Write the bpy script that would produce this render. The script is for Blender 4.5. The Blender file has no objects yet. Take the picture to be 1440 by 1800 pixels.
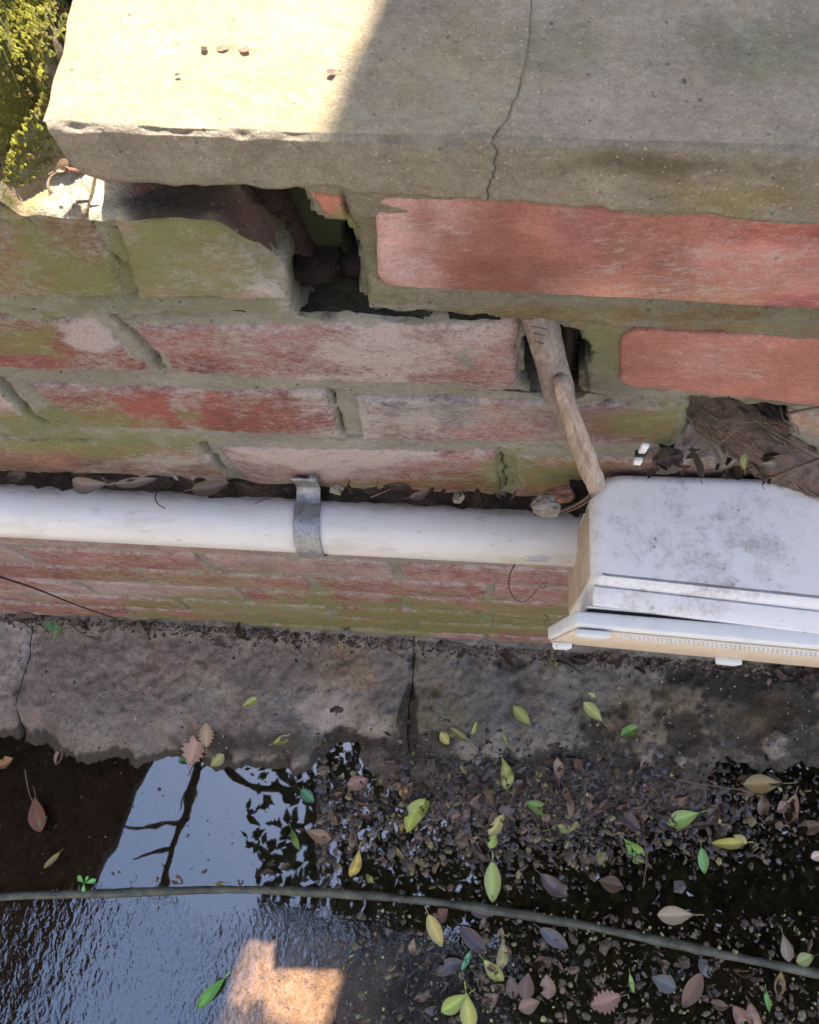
import bpy, bmesh, math, random
import numpy as np
from mathutils import Vector, Matrix, Euler
from mathutils.bvhtree import BVHTree
random.seed(7)
RNG = np.random.RandomState(11)
SC = bpy.context.scene
COL = SC.collection
rad = math.radians

# ------------------------------------------------------------------ camera, sky, sun, exposure
CAMPOS = np.array([.2099, -.2429, .3765])
CAMROT = (rad(19.33), rad(3.75), rad(3.55))
FPX = 1400.0
cam_data = bpy.data.cameras.new('camera')
cam = bpy.data.objects.new('camera', cam_data)
COL.objects.link(cam)
cam.location = CAMPOS
cam.rotation_euler = Euler(CAMROT, 'XYZ')
cam_data.sensor_fit = 'HORIZONTAL'
cam_data.sensor_width = 36
cam_data.lens = 36 * FPX / 1440
cam_data.clip_start = .01
cam_data.clip_end = 100
cam_data.dof.use_dof = True
cam_data.dof.focus_distance = .52
cam_data.dof.aperture_fstop = 48
SC.camera = cam

SUN_EL, SUN_AZ = 65.7, 77.0
world = bpy.data.worlds.new('World')
SC.world = world
world.use_nodes = True
wn = world.node_tree
sky = wn.nodes.new('ShaderNodeTexSky')
sky.sky_type = 'NISHITA'
sky.sun_disc = False
sky.sun_elevation = rad(SUN_EL)
sky.sun_rotation = rad(90 - SUN_AZ)
sky.air_density = 1.0
sky.dust_density = 1.0
sky.ozone_density = 2.0
bg = wn.nodes['Background']
bg.inputs['Strength'].default_value = .15
wn.links.new(sky.outputs[0], bg.inputs['Color'])

sun_data = bpy.data.lights.new('sun', 'SUN')
sun_data.energy = 2.8
sun_data.angle = rad(.5)
sun_data.color = (1, .93, .82)
sun = bpy.data.objects.new('sun', sun_data)
COL.objects.link(sun)
sunvec = Vector((math.cos(rad(SUN_AZ)) * math.cos(rad(SUN_EL)), math.sin(rad(SUN_AZ)) * math.cos(rad(SUN_EL)), math.sin(rad(SUN_EL))))
sun.rotation_euler = sunvec.to_track_quat('Z', 'Y').to_euler()
sun.location = (0, 2, 4)
SC.view_settings.view_transform = 'Standard'
SC.view_settings.look = 'None'
SC.view_settings.gamma = 1
SC.view_settings.exposure = 2.68
SC.view_settings.use_white_balance = True
SC.view_settings.white_balance_temperature = 6900
SC.view_settings.white_balance_tint = 12
SC.render.engine = 'CYCLES'
SC.cycles.max_bounces = 8
SC.cycles.transparent_max_bounces = 12
SC.cycles.caustics_reflective = False
SC.cycles.caustics_refractive = False

# ------------------------------------------------------------------ measuring helpers
RM = np.array(Euler(CAMROT, 'XYZ').to_matrix())


def ray(x, y):
    return RM @ np.array([(x - 720) / FPX, -(y - 900) / FPX, -1.0])


def onY(x, y, Y=0.0):
    d = ray(x, y)
    return CAMPOS + (Y - CAMPOS[1]) / d[1] * d


def onZ(x, y, Z):
    d = ray(x, y)
    return CAMPOS + (Z - CAMPOS[2]) / d[2] * d


def _hash(ix, iy, iz, seed):
    h = (ix * 374761393 + iy * 668265263 + iz * 1274126177 + seed * 974634777) & 0xffffffff
    h = ((h ^ (h >> 13)) * 1274126177) & 0xffffffff
    h = (h ^ (h >> 16)) & 0xffffffff
    return h / 4294967295.0


def vn(P, f, seed=0):
    P = np.asarray(P, float) * f + 1000.0
    I = np.floor(P).astype(np.int64)
    F = P - I
    F = F * F * (3 - 2 * F)
    r = 0
    for dx in (0, 1):
        for dy in (0, 1):
            for dz in (0, 1):
                w = (F[:, 0] if dx else 1 - F[:, 0]) * (F[:, 1] if dy else 1 - F[:, 1]) * (F[:, 2] if dz else 1 - F[:, 2])
                r = r + w * _hash(I[:, 0] + dx, I[:, 1] + dy, I[:, 2] + dz, seed)
    return r * 2 - 1


def fbm(P, f, seed=0, o=4, g=.5):
    r = 0
    a = 1
    for i in range(o):
        r = r + a * vn(P, f * 2.03 ** i, seed + i * 17)
        a *= g
    return r


def sst(a, b, x):
    t = np.clip((x - a) / (b - a), 0, 1)
    return t * t * (3 - 2 * t)


def lin(r, g, b, k=1.0):
    f = lambda c: (c / 255 / 12.92 if c < 10 else ((c / 255 + .055) / 1.055) ** 2.4)
    c = np.array([f(r), f(g), f(b)])
    g_ = c.mean()
    return (g_ + (c - g_) * .8) * k


# ------------------------------------------------------------------ object helpers
def link(name, verts, faces, mat, parent=None, smooth=True, col=None, msk=None):
    me = bpy.data.meshes.new(name)
    me.from_pydata([tuple(map(float, v)) for v in verts], [], [tuple(f) for f in faces])
    me.update()
    if smooth:
        me.polygons.foreach_set('use_smooth', [True] * len(me.polygons))
    if mat:
        me.materials.append(mat)
    n = len(me.vertices)
    if col is not None:
        a = me.color_attributes.new('col', 'FLOAT_COLOR', 'POINT')
        a.data.foreach_set('color', np.hstack([np.clip(col, 0, 1), np.ones((n, 1))]).astype(np.float32).ravel())
    if msk is not None:
        a = me.color_attributes.new('msk', 'FLOAT_COLOR', 'POINT')
        a.data.foreach_set('color', np.hstack([np.clip(msk, 0, 1), np.ones((n, 1))]).astype(np.float32).ravel())
    o = bpy.data.objects.new(name, me)
    COL.objects.link(o)
    if parent:
        o.parent = parent
        o.matrix_parent_inverse = Matrix.Translation(-(parent.matrix_basis.translation))
    return o


def sub(o, parent, root):
    """make o (mesh in world coordinates) a sub-part of mesh part 'parent'"""
    o.parent = parent
    o.matrix_parent_inverse = Matrix.Identity(4)
    return o


def tag(o, label, cat, group=None, kind=None):
    o['label'] = label
    o['category'] = cat
    if group:
        o['group'] = group
    if kind:
        o['kind'] = kind
    return o


def thing(name, loc, label, cat, group=None):
    o = bpy.data.objects.new(name, None)
    o.empty_display_size = .02
    COL.objects.link(o)
    o.location = tuple(map(float, loc))
    bpy.context.view_layer.update()
    return tag(o, label, cat, group)


def struct(o):
    o['kind'] = 'structure'
    return o


def gridfaces(nu, nv, off=0, wrap=False):
    f = []
    for i in range(nu - 1):
        for j in range(nv - (0 if wrap else 1)):
            j2 = (j + 1) % nv
            f.append((off + i * nv + j, off + (i + 1) * nv + j, off + (i + 1) * nv + j2, off + i * nv + j2))
    return f


def tube(pts, r, n=8, jit=0, seed=0, cap=True, flat=1.0):
    """verts, faces of a tube along pts; r a number or one per point"""
    P = [Vector(tuple(map(float, p))) for p in pts]
    R = r if hasattr(r, '__len__') else [r] * len(P)
    V = []
    up = Vector((.13, .31, .94)).normalized()
    rg = np.random.RandomState(seed)
    for i, p in enumerate(P):
        t = (P[min(i + 1, len(P) - 1)] - P[max(i - 1, 0)]).normalized()
        a = t.cross(up)
        if a.length < .05:
            a = t.cross(Vector((1, 0, 0)))
        a.normalize()
        b = a.cross(t).normalized()
        for k in range(n):
            th = 2 * math.pi * k / n
            rr = R[i] * (1 + jit * (rg.rand() - .5))
            V.append(p + a * math.cos(th) * rr + b * math.sin(th) * rr * flat)
    F = gridfaces(len(P), n, 0, True)
    if cap:
        F.append(tuple(range(n)))
        F.append(tuple(reversed(range((len(P) - 1) * n, len(P) * n))))
    return V, F


def spline(pts, m=8):
    P = [np.array(p, float) for p in pts]
    out = []
    for i in range(len(P) - 1):
        p0 = P[max(i - 1, 0)]
        p1 = P[i]
        p2 = P[i + 1]
        p3 = P[min(i + 2, len(P) - 1)]
        for k in range(m):
            t = k / m
            out.append(.5 * (2 * p1 + (p2 - p0) * t + (2 * p0 - 5 * p1 + 4 * p2 - p3) * t * t + (3 * p1 - p0 - 3 * p2 + p3) * t ** 3))
    out.append(P[-1])
    return out


def boxmesh(x0, x1, y0, y1, z0, z1, bev=0, seg=2, warp=None):
    bm = bmesh.new()
    bmesh.ops.create_cube(bm, size=1)
    for v in bm.verts:
        v.co = Vector((x0 + (v.co.x + .5) * (x1 - x0), y0 + (v.co.y + .5) * (y1 - y0), z0 + (v.co.z + .5) * (z1 - z0)))
    if warp:
        for v in bm.verts:
            v.co = warp(v.co)
    if bev:
        bmesh.ops.bevel(bm, geom=bm.edges[:], offset=bev, segments=seg, profile=.5, affect='EDGES', clamp_overlap=True)
    bm.verts.index_update()
    V = [v.co.copy() for v in bm.verts]
    F = [tuple(v.index for v in f.verts) for f in bm.faces]
    bm.free()
    return V, F


def join(parts):
    V, F = [], []
    for v, f in parts:
        o = len(V)
        V += list(v)
        F += [tuple(i + o for i in q) for q in f]
    return V, F


# ------------------------------------------------------------------ materials
class NT:
    def __init__(s, name):
        s.m = bpy.data.materials.new(name)
        s.m.use_nodes = True
        s.t = s.m.node_tree
        s.b = s.t.nodes['Principled BSDF']
        s.out = s.t.nodes['Material Output']

    def n(s, kind, **kw):
        nd = s.t.nodes.new('ShaderNode' + kind)
        for k, v in kw.items():
            setattr(nd, k, v)
        return nd

    def l(s, a, b):
        s.t.links.new(a, b)

    def val(s, x, sock):
        if hasattr(x, 'is_linked') or isinstance(x, bpy.types.NodeSocket):
            s.l(x, sock)
        else:
            sock.default_value = x

    def noise(s, scale, detail=6, rough=.6, vec=None, stretch=None, dist=0, seed=0):
        if vec is None:
            vec = s.n('TexCoord').outputs['Object']
        if stretch or seed:
            mp = s.n('Mapping')
            mp.inputs['Scale'].default_value = stretch or (1, 1, 1)
            mp.inputs['Location'].default_value = (seed, seed * .7, seed * 1.3)
            s.l(vec, mp.inputs['Vector'])
            vec = mp.outputs[0]
        t = s.n('TexNoise')
        t.inputs['Scale'].default_value = scale
        t.inputs['Detail'].default_value = detail
        t.inputs['Roughness'].default_value = rough
        t.inputs['Distortion'].default_value = dist
        s.l(vec, t.inputs['Vector'])
        return t.outputs['Fac']

    def math(s, op, a, b=0.0, c=None, clamp=False):
        m = s.n('Math', operation=op, use_clamp=clamp)
        s.val(a, m.inputs[0])
        s.val(b, m.inputs[1])
        if c is not None:
            s.val(c, m.inputs[2])
        return m.outputs[0]

    def ramp(s, x, a, b, lo=0.0, hi=1.0):
        m = s.n('MapRange', interpolation_type='SMOOTHSTEP')
        s.val(x, m.inputs[0])
        m.inputs[1].default_value = a
        m.inputs[2].default_value = b
        m.inputs[3].default_value = lo
        m.inputs[4].default_value = hi
        return m.outputs[0]

    def mix(s, f, a, b, mode='MIX'):
        m = s.n('Mix', data_type='RGBA', blend_type=mode)
        s.val(f, m.inputs[0])
        for x, k in ((a, 6), (b, 7)):
            if isinstance(x, (tuple, list, np.ndarray)):
                m.inputs[k].default_value = (float(x[0]), float(x[1]), float(x[2]), 1)
            else:
                s.l(x, m.inputs[k])
        return m.outputs[2]

    def scale_col(s, c, f):
        m = s.n('VectorMath', operation='SCALE')
        s.l(c, m.inputs[0])
        s.val(f, m.inputs[3])
        return m.outputs[0]

    def bump(s, h, strength, dist, prev=None):
        b = s.n('Bump')
        b.inputs['Strength'].default_value = strength
        b.inputs['Distance'].default_value = dist
        s.l(h, b.inputs['Height'])
        if prev:
            s.l(prev, b.inputs['Normal'])
        return b.outputs[0]

    def sep(s, c):
        x = s.n('SeparateColor')
        s.l(c, x.inputs[0])
        return x.outputs


def weathered(name, eff=(.56, .52, .49), alg=(.2, .22, .08), grime=(.035, .03, .024), f=1.0, rough=.88,
              bump=1.0, st=(1, 1, 1.9), vary=.35, pits=.5, wet=False, specks=0.0):
    """colour from the mesh's own 'col' attribute, broken up with salt bloom, algae and grime patches"""
    m = NT(name)
    col = m.n('Attribute', attribute_name='col').outputs['Color']
    msk = m.sep(m.n('Attribute', attribute_name='msk').outputs['Color'])
    n1 = m.noise(55 * f, 9, .72, stretch=st)
    n2 = m.noise(160 * f, 6, .75, stretch=st, seed=3)
    n3 = m.noise(22 * f, 8, .65, seed=7)
    n4 = m.noise(700 * f, 3, .6, seed=9)
    c = m.scale_col(col, m.ramp(n2, .2, .8, 1 - vary, 1 + vary))
    c = m.scale_col(c, m.ramp(n4, .25, .75, .82, 1.18))
    c = m.scale_col(c, m.ramp(n3, .25, .75, .8, 1.16))
    n5 = m.noise(430 * f, 5, .7, stretch=st, seed=13)
    k = m.math('ADD', m.math('MULTIPLY', n1, .42), m.math('ADD', m.math('MULTIPLY', n2, .33), m.math('MULTIPLY', n5, .25)))
    # algae: soft
    n3c = m.math('MULTIPLY_ADD', n3, 1.9, -.45)
    kc = m.math('MULTIPLY_ADD', k, 4.4, -1.7)
    fa = m.ramp(m.math('ADD', m.math('SUBTRACT', msk[1], .62), m.math('ADD', m.math('MULTIPLY', n3c, .7), m.math('MULTIPLY', kc, .3))), .12, .72, 0, .9)
    ga = m.mix(n1, tuple(np.array(alg) * .62), tuple(np.array(alg) * 1.4))
    c = m.mix(m.math('MULTIPLY', fa, m.ramp(n2, .3, .55, .45, .95)), c, ga)
    # salt bloom: crisp, streaky
    fe = m.ramp(m.math('ADD', m.math('SUBTRACT', msk[0], .5), m.math('ADD', m.math('MULTIPLY', kc, .75), m.math('MULTIPLY', n3c, .25))), .22, .85, 0, .9)
    c = m.mix(m.math('MULTIPLY', fe, m.ramp(n4, .3, .6, .6, .95)), c, m.mix(n3, eff, tuple(np.array(eff) * .78)))
    # grime and black specks
    fg = m.ramp(m.math('ADD', m.math('SUBTRACT', msk[2], .55), m.math('ADD', m.math('MULTIPLY', n2, .6), m.math('MULTIPLY', n3, .4))), .38, .66)
    c = m.mix(m.math('MULTIPLY', fg, .82), c, grime)
    v = m.n('TexVoronoi')
    v.inputs['Scale'].default_value = 130 * f
    m.l(m.n('TexCoord').outputs['Object'], v.inputs['Vector'])
    pit = m.math('MULTIPLY', m.ramp(v.outputs['Distance'], .08, .2, 1, 0), m.ramp(n1, .48, .6))
    c = m.mix(m.math('MULTIPLY', pit, pits), c, tuple(np.array(grime) * 1.6))
    if specks:
        v2 = m.n('TexVoronoi')
        v2.inputs['Scale'].default_value = 420
        m.l(m.n('TexCoord').outputs['Object'], v2.inputs['Vector'])
        vs = m.sep(v2.outputs['Color'])
        sp_ = m.math('MULTIPLY', m.ramp(v2.outputs['Distance'], .12, .3, 1, 0), m.ramp(vs[0], .72, .8))
        c = m.mix(m.math('MULTIPLY', sp_, specks), c, (.62, .57, .48))
        sd_ = m.math('MULTIPLY', m.ramp(v2.outputs['Distance'], .15, .35, 1, 0), m.ramp(vs[1], .78, .85))
        c = m.mix(m.math('MULTIPLY', sd_, specks * .8), c, (.1, .085, .06))
    m.l(c, m.b.inputs['Base Color'])
    if wet:
        m.l(m.ramp(n3, .35, .65, rough * .45, rough), m.b.inputs['Roughness'])
    else:
        m.b.inputs['Roughness'].default_value = rough
    m.b.inputs['Specular IOR Level'].default_value = .25
    h = m.math('ADD', m.math('MULTIPLY', n2, .5), m.math('ADD', m.math('MULTIPLY', n4, .22), m.math('MULTIPLY', n1, .9)))
    h = m.math('SUBTRACT', h, m.math('MULTIPLY', pit, .35))
    h = m.math('ADD', h, m.math('MULTIPLY', fe, .16))
    h = m.math('ADD', h, m.math('MULTIPLY', n5, .35))
    m.l(m.bump(h, 1.0, .0030 * bump), m.b.inputs['Normal'])
    return m.m


M = {}
M['brick'] = weathered('weathered_brick', bump=.9)
M['smoothbrick'] = weathered('rubbed_brick', bump=.35, st=(1, 1, 3), vary=.16, pits=.5)
M['mortar'] = weathered('old_mortar', eff=(.42, .4, .35), specks=.3, bump=1.3, vary=.3, pits=.8)
M['smoothmortar'] = weathered('smooth_mortar', eff=(.4, .37, .3), specks=.4, bump=.6, vary=.25, st=(1, 1, 3), pits=.5)
M['concrete'] = weathered('cap_concrete', eff=(.46, .42, .35), bump=.75, vary=.25, f=1.3, st=(.8, 1.2, 1), pits=.55, specks=.55)
M['kerb'] = weathered('kerb_concrete', eff=(.46, .4, .36), alg=(.07, .085, .055), bump=2.4, f=.8, st=(1, 1, 1), vary=.5, pits=.7, wet=True, rough=.9)
M['dark'] = weathered('dark_cavity', eff=(.16, .15, .15), alg=(.045, .055, .025), bump=1.6, vary=.4)  # darker tones for surfaces inside the openings
M['soil'] = weathered('soil', eff=(.12, .1, .08), alg=(.05, .06, .03), bump=2, f=.8, vary=.5)


def mat_moss():
    m = NT('moss')
    n = m.noise(260, 4, .7)
    n2 = m.noise(40, 4, .6, seed=4)
    c = m.mix(n, (.06, .07, .01), (.34, .33, .035))
    c = m.mix(m.ramp(n2, .42, .62), c, (.16, .12, .05))
    m.l(c, m.b.inputs['Base Color'])
    m.b.inputs['Roughness'].default_value = .95
    m.l(m.bump(n, 1, .002), m.b.inputs['Normal'])
    return m.m


def mat_pvc():
    m = NT('white_pvc')
    n = m.noise(30, 8, .7, stretch=(.5, 1, 1))
    n2 = m.noise(220, 5, .7, stretch=(.35, 1, 1), seed=2)
    tc = m.n('TexCoord').outputs['Object']
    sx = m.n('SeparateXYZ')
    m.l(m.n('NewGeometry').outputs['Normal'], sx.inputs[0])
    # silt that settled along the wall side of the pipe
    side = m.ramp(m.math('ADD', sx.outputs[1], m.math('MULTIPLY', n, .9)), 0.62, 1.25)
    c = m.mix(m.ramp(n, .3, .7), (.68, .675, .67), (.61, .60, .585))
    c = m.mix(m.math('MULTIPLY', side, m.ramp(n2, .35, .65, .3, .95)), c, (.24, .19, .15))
    c = m.mix(m.ramp(n2, .6, .72, 0, .6), c, (.3, .26, .22))
    n3 = m.noise(14, 5, .7, stretch=(.3, 1, 1), seed=8)
    c = m.mix(m.ramp(m.math('ADD', n3, m.math('MULTIPLY', n2, .25)), .66, .82, 0, .5), c, (.45, .40, .34))
    m.l(c, m.b.inputs['Base Color'])
    m.l(m.ramp(n, .3, .7, .28, .45), m.b.inputs['Roughness'])
    m.l(m.bump(n2, .12, .0008), m.b.inputs['Normal'])
    return m.m


def mat_box(name, base, dirt, amt):
    m = NT(name)
    n = m.noise(38, 9, .75)
    n2 = m.noise(300, 6, .7, seed=2)
    n3 = m.noise(12, 4, .6, seed=5)
    c = m.mix(m.ramp(n, .3, .7), base, tuple(np.array(base) * .93))
    k = m.math('ADD', m.math('MULTIPLY', n, .55), m.math('ADD', m.math('MULTIPLY', n2, .25), m.math('MULTIPLY', n3, .3)))
    c = m.mix(m.ramp(k, .52, .72, 0, amt), c, dirt)
    v = m.n('TexVoronoi')
    v.inputs['Scale'].default_value = 110
    m.l(m.n('TexCoord').outputs['Object'], v.inputs['Vector'])
    sp = m.math('MULTIPLY', m.ramp(v.outputs['Distance'], .08, .17, 1, 0), m.ramp(n, .5, .6))
    c = m.mix(m.math('MULTIPLY', sp, .7), c, (.12, .1, .085))
    m.l(c, m.b.inputs['Base Color'])
    m.l(m.ramp(k, .45, .65, .42, .75), m.b.inputs['Roughness'])
    m.l(m.bump(k, .25, .001), m.b.inputs['Normal'])
    return m.m


def mat_simple(name, c1, c2, scale=60, rough=.6, metal=0, bump=.3, st=None, spec=.4):
    m = NT(name)
    n = m.noise(scale, 7, .7, stretch=st)
    n2 = m.noise(scale * 5, 4, .6, stretch=st, seed=2)
    c = m.mix(m.ramp(n, .3, .7), c1, c2)
    c = m.scale_col(c, m.ramp(n2, .3, .7, .8, 1.2))
    m.l(c, m.b.inputs['Base Color'])
    m.b.inputs['Roughness'].default_value = rough
    m.b.inputs['Metallic'].default_value = metal
    m.b.inputs['Specular IOR Level'].default_value = spec
    m.l(m.bump(m.math('ADD', n, m.math('MULTIPLY', n2, .4)), bump, .002), m.b.inputs['Normal'])
    return m.m


def mat_leaf(name, wet):
    m = NT(name)
    oi = m.n('ObjectInfo')
    off = m.n('VectorMath', operation='ADD')
    m.l(m.n('TexCoord').outputs['Object'], off.inputs[0])
    m.l(oi.outputs['Random'], off.inputs[1])
    n = m.noise(90, 6, .7, vec=off.outputs[0])
    n2 = m.noise(500, 4, .6, vec=off.outputs[0])
    msk = m.sep(m.n('Attribute', attribute_name='msk').outputs['Color'])
    c = m.scale_col(oi.outputs['Color'], m.ramp(n, .25, .75, .72, 1.25))
    c = m.mix(m.math('MULTIPLY', msk[0], .45), c, m.scale_col(oi.outputs['Color'], 1.7))
    spot = m.ramp(m.math('ADD', n, m.math('MULTIPLY', msk[1], .2)), .6, .72)
    c = m.mix(m.math('MULTIPLY', spot, .6), c, (.13, .07, .035))
    m.l(c, m.b.inputs['Base Color'])
    m.b.inputs['Roughness'].default_value = .3 if wet else .6
    m.b.inputs['Specular IOR Level'].default_value = .55 if wet else .3
    h = m.math('ADD', m.math('MULTIPLY', msk[0], .6), m.math('MULTIPLY', n2, .4))
    m.l(m.bump(h, .4, .0012), m.b.inputs['Normal'])
    tr = m.n('BsdfTranslucent')
    m.l(c, tr.inputs[0])
    mx = m.n('MixShader')
    mx.inputs[0].default_value = .2
    m.l(m.b.outputs[0], mx.inputs[1])
    m.l(tr.outputs[0], mx.inputs[2])
    m.l(mx.outputs[0], m.out.inputs[0])
    return m.m


def mat_water():
    m = NT('drain_water')
    m.t.nodes.remove(m.b)
    geo = m.n('NewGeometry').outputs['Position']
    sp = m.n('SeparateXYZ')
    m.l(geo, sp.inputs[0])
    # calm behind the hose, running ripples in front of it
    ln = m.math('ADD', sp.outputs[1], m.math('MULTIPLY', sp.outputs[0], .04))
    front = m.ramp(m.math('MULTIPLY', ln, -1.0), .42, .49)
    leftw = m.ramp(sp.outputs[0], -.02, .3, 1, .35)
    r1 = m.noise(34, 3, .5, vec=geo, stretch=(1.5, .8, 1), dist=.5)
    r2 = m.noise(120, 2, .5, vec=geo, stretch=(1.2, .8, 1), seed=3, dist=.4)
    calm = m.noise(9, 2, .5, vec=geo, seed=5)
    a = m.math('MULTIPLY', m.math('ADD', m.math('MULTIPLY', r1, .8), m.math('MULTIPLY', r2, .42)), m.math('MULTIPLY', front, leftw))
    h = m.math('ADD', a, m.math('MULTIPLY', calm, .35))
    bp = m.bump(h, .5, .0022)
    fr = m.n('Fresnel')
    fr.inputs['IOR'].default_value = 2.15
    m.l(bp, fr.inputs['Normal'])
    gl = m.n('BsdfGlossy')
    gl.inputs['Roughness'].default_value = .015
    m.l(bp, gl.inputs['Normal'])
    tr = m.n('BsdfTransparent')
    tr.inputs[0].default_value = (.74, .69, .62, 1)
    mx = m.n('MixShader')
    m.l(fr.outputs[0], mx.inputs[0])
    m.l(tr.outputs[0], mx.inputs[1])
    m.l(gl.outputs[0], mx.inputs[2])
    m.l(mx.outputs[0], m.out.inputs[0])
    return m.m


M['moss'] = mat_moss()
M['pvc'] = mat_pvc()
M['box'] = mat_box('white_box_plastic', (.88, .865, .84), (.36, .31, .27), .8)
M['boxside'] = mat_box('brown_plastic', (.56, .45, .33), (.26, .2, .14), .8)
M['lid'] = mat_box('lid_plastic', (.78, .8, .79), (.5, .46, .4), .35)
M['lidface'] = mat_box('lid_face_plastic', (.72, .62, .5), (.5, .4, .3), .3)  # beige has the warm bounce light on the lid front painted in
M['near_black'] = mat_simple('black_matte', (.012, .012, .014), (.02, .02, .02), rough=.7)
M['zinc'] = mat_simple('galvanised_steel', (.38, .4, .42), (.22, .24, .26), 120, .5, .75, .4)
M['bark'] = mat_simple('grey_bark', (.27, .22, .19), (.17, .135, .115), 90, .85, 0, .8, (1, 1, .5))
M['wood'] = mat_simple('bare_wood', (.5, .4, .33), (.3, .23, .18), 110, .85, 0, 1, (2, 2, .25))
M['fibre'] = mat_simple('pale_fibre', (.33, .25, .2), (.19, .14, .11), 200, .85, 0, .4)
M['root'] = mat_simple('fibrous_root', (.25, .175, .14), (.12, .085, .065), 160, .9, 0, 1.4, (1, 1, 1))
M['twig'] = mat_simple('dry_twig', (.2, .15, .115), (.09, .065, .05), 200, .85, 0, .6)
M['thread'] = mat_simple('dark_rootlet', (.045, .025, .02), (.02, .012, .01), 200, .8, 0, .3)
M['stone'] = mat_simple('grey_pebble', (.3, .27, .22), (.16, .14, .11), 120, .85, 0, 1)
M['rubble'] = mat_simple('brick_rubble', (.3, .13, .09), (.2, .12, .09), 120, .9, 0, 1)
M['hose'] = mat_simple('old_hose', (.03, .036, .034), (.13, .14, .10), 22, .4, 0, .9)
M['darkstone'] = mat_simple('dark_stone', (.1, .085, .08), (.05, .045, .04), 120, .9, 0, 1)
M['ink'] = mat_simple('grey_print', (.3, .32, .38), (.38, .4, .46), 60, .6)
M['white'] = mat_simple('white_tag', (.8, .8, .8), (.7, .7, .7), 60, .4)
M['leafwet'] = mat_leaf('wet_leaf', True)
M['leafdry'] = mat_leaf('dry_leaf', False)
M['debris'] = weathered('litter_bits', bump=.6, vary=.5)
M['bed'] = weathered('drain_silt', eff=(.1, .075, .05), alg=(.02, .022, .012), grime=(.008, .007, .005), bump=1.6, f=.6, vary=.5)
M['water'] = mat_water()
M['canopy'] = mat_simple('canopy_leaf', (.035, .05, .02), (.06, .075, .03), 10, .6)
M['trunk'] = mat_simple('tree_bark', (.1, .08, .06), (.05, .04, .03), 20, .9, 0, 1)
M['plaster'] = mat_simple('tan_plaster', (.55, .48, .38), (.45, .4, .32), 4, .9)
M['cream'] = mat_simple('sandy_cream', (.62, .54, .44), (.52, .46, .37), 3, .9)
M['roof'] = mat_simple('roof_board', (.05, .04, .035), (.08, .065, .05), 8, .8)


# ------------------------------------------------------------------ stains, laid out on the wall face itself
def blob(px, py, rx, ry, s, pl='Y', h=0.0):
    """centre and inverse local frame on the surface for an ellipse measured in the photograph"""
    g = (lambda a, b: onY(a, b, h)[[0, 2]]) if pl == 'Y' else (lambda a, b: onZ(a, b, h)[[0, 1]])
    c = g(px, py)
    J = np.array([g(px + rx, py) - c, g(px, py + ry) - c]).T
    return c, np.linalg.inv(J), s


def splat(Q, blobs, base, seed=5, warp=.25, f=30):
    warp = warp * 1.7
    """Q (N,2) surface coords; blobs -> blended values, later ones on top"""
    P = np.column_stack([Q, np.zeros(len(Q))])
    w = fbm(P, f, seed, 5, .65)
    out = np.array(base, float)
    if out.ndim == 1:
        out = np.tile(out, (len(Q), 1))
    for c, Ji, s in blobs:
        uv = (Q - c) @ Ji.T
        d = np.sqrt((uv ** 2).sum(1)) + w * warp
        k = 1 - sst(.4, 1.4, d)
        s = np.atleast_1d(np.array(s, float))
        out = out + (s - out) * k[:, None]
    return out


B = blob
KW = 1.0
MSK = [  # salt, algae, grime
    B(250, 455, 330, 75, (.12, .86, .2)), B(130, 420, 60, 45, (.3, .45, .3)), B(470, 470, 38, 60, (.75, .15, .05)), B(360, 470, 110, 40, (.32, .66, .1)),
    B(300, 548, 320, 22, (.42, .66, .2)),
    B(60, 600, 110, 45, (.1, .85, .1)), B(150, 595, 65, 32, (.75, .2, .1)), B(60, 640, 80, 16, (.2, .2, .1)), B(225, 640, 40, 22, (.3, .1, .1)),
    B(330, 630, 90, 45, (.32, .1, .12)), B(470, 600, 120, 35, (.45, .12, .1)), B(640, 610, 160, 55, (.66, .1, .05)), B(830, 600, 90, 50, (.6, .12, .15)), B(870, 650, 60, 36, (.38, .12, .1)),
    B(290, 718, 130, 30, (.12, .05, .08)), B(330, 705, 30, 40, (.5, .05, .05)), B(450, 738, 100, 30, (.15, .05, .1)), B(545, 712, 50, 30, (.6, .05, .1)),
    B(150, 720, 70, 22, (.3, .5, .2)), B(20, 720, 50, 30, (.6, .3, .1)),
    B(720, 735, 110, 36, (.62, .08, .35)), B(860, 740, 90, 36, (.42, .15, .15)), B(1110, 745, 120, 34, (.15, .6, .35)), B(990, 740, 60, 30, (.3, .4, .2)),
    B(170, 790, 210, 22, (.15, .8, .2)), B(300, 812, 90, 20, (.55, .4, .1)), B(60, 812, 120, 14, (.2, .2, .15)), B(100, 740, 200, 14, (.2, .8, .2)),
    B(600, 808, 200, 34, (.72, .1, .08)), B(780, 835, 130, 22, (.35, .35, .15)), B(700, 855, 260, 10, (.15, .5, .3)), B(970, 835, 110, 32, (.15, .68, .35)),
    B(120, 970, 320, 30, (.42, .05, .15)), B(500, 990, 300, 40, (.38, .2, .12)), B(800, 1000, 250, 45, (.42, .05, .1)), B(330, 1030, 260, 26, (.3, .6, .1)),
    B(120, 1040, 200, 16, (.5, .1, .2)), B(500, 1062, 330, 14, (.25, .8, .1)), B(850, 1090, 400, 26, (.2, .95, .1)), B(500, 1090, 400, 14, (.15, .9, .15)), B(640, 1108, 640, 9, (.1, .95, .1)),
]
CREAM = lin(196, 184, 160)
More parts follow.
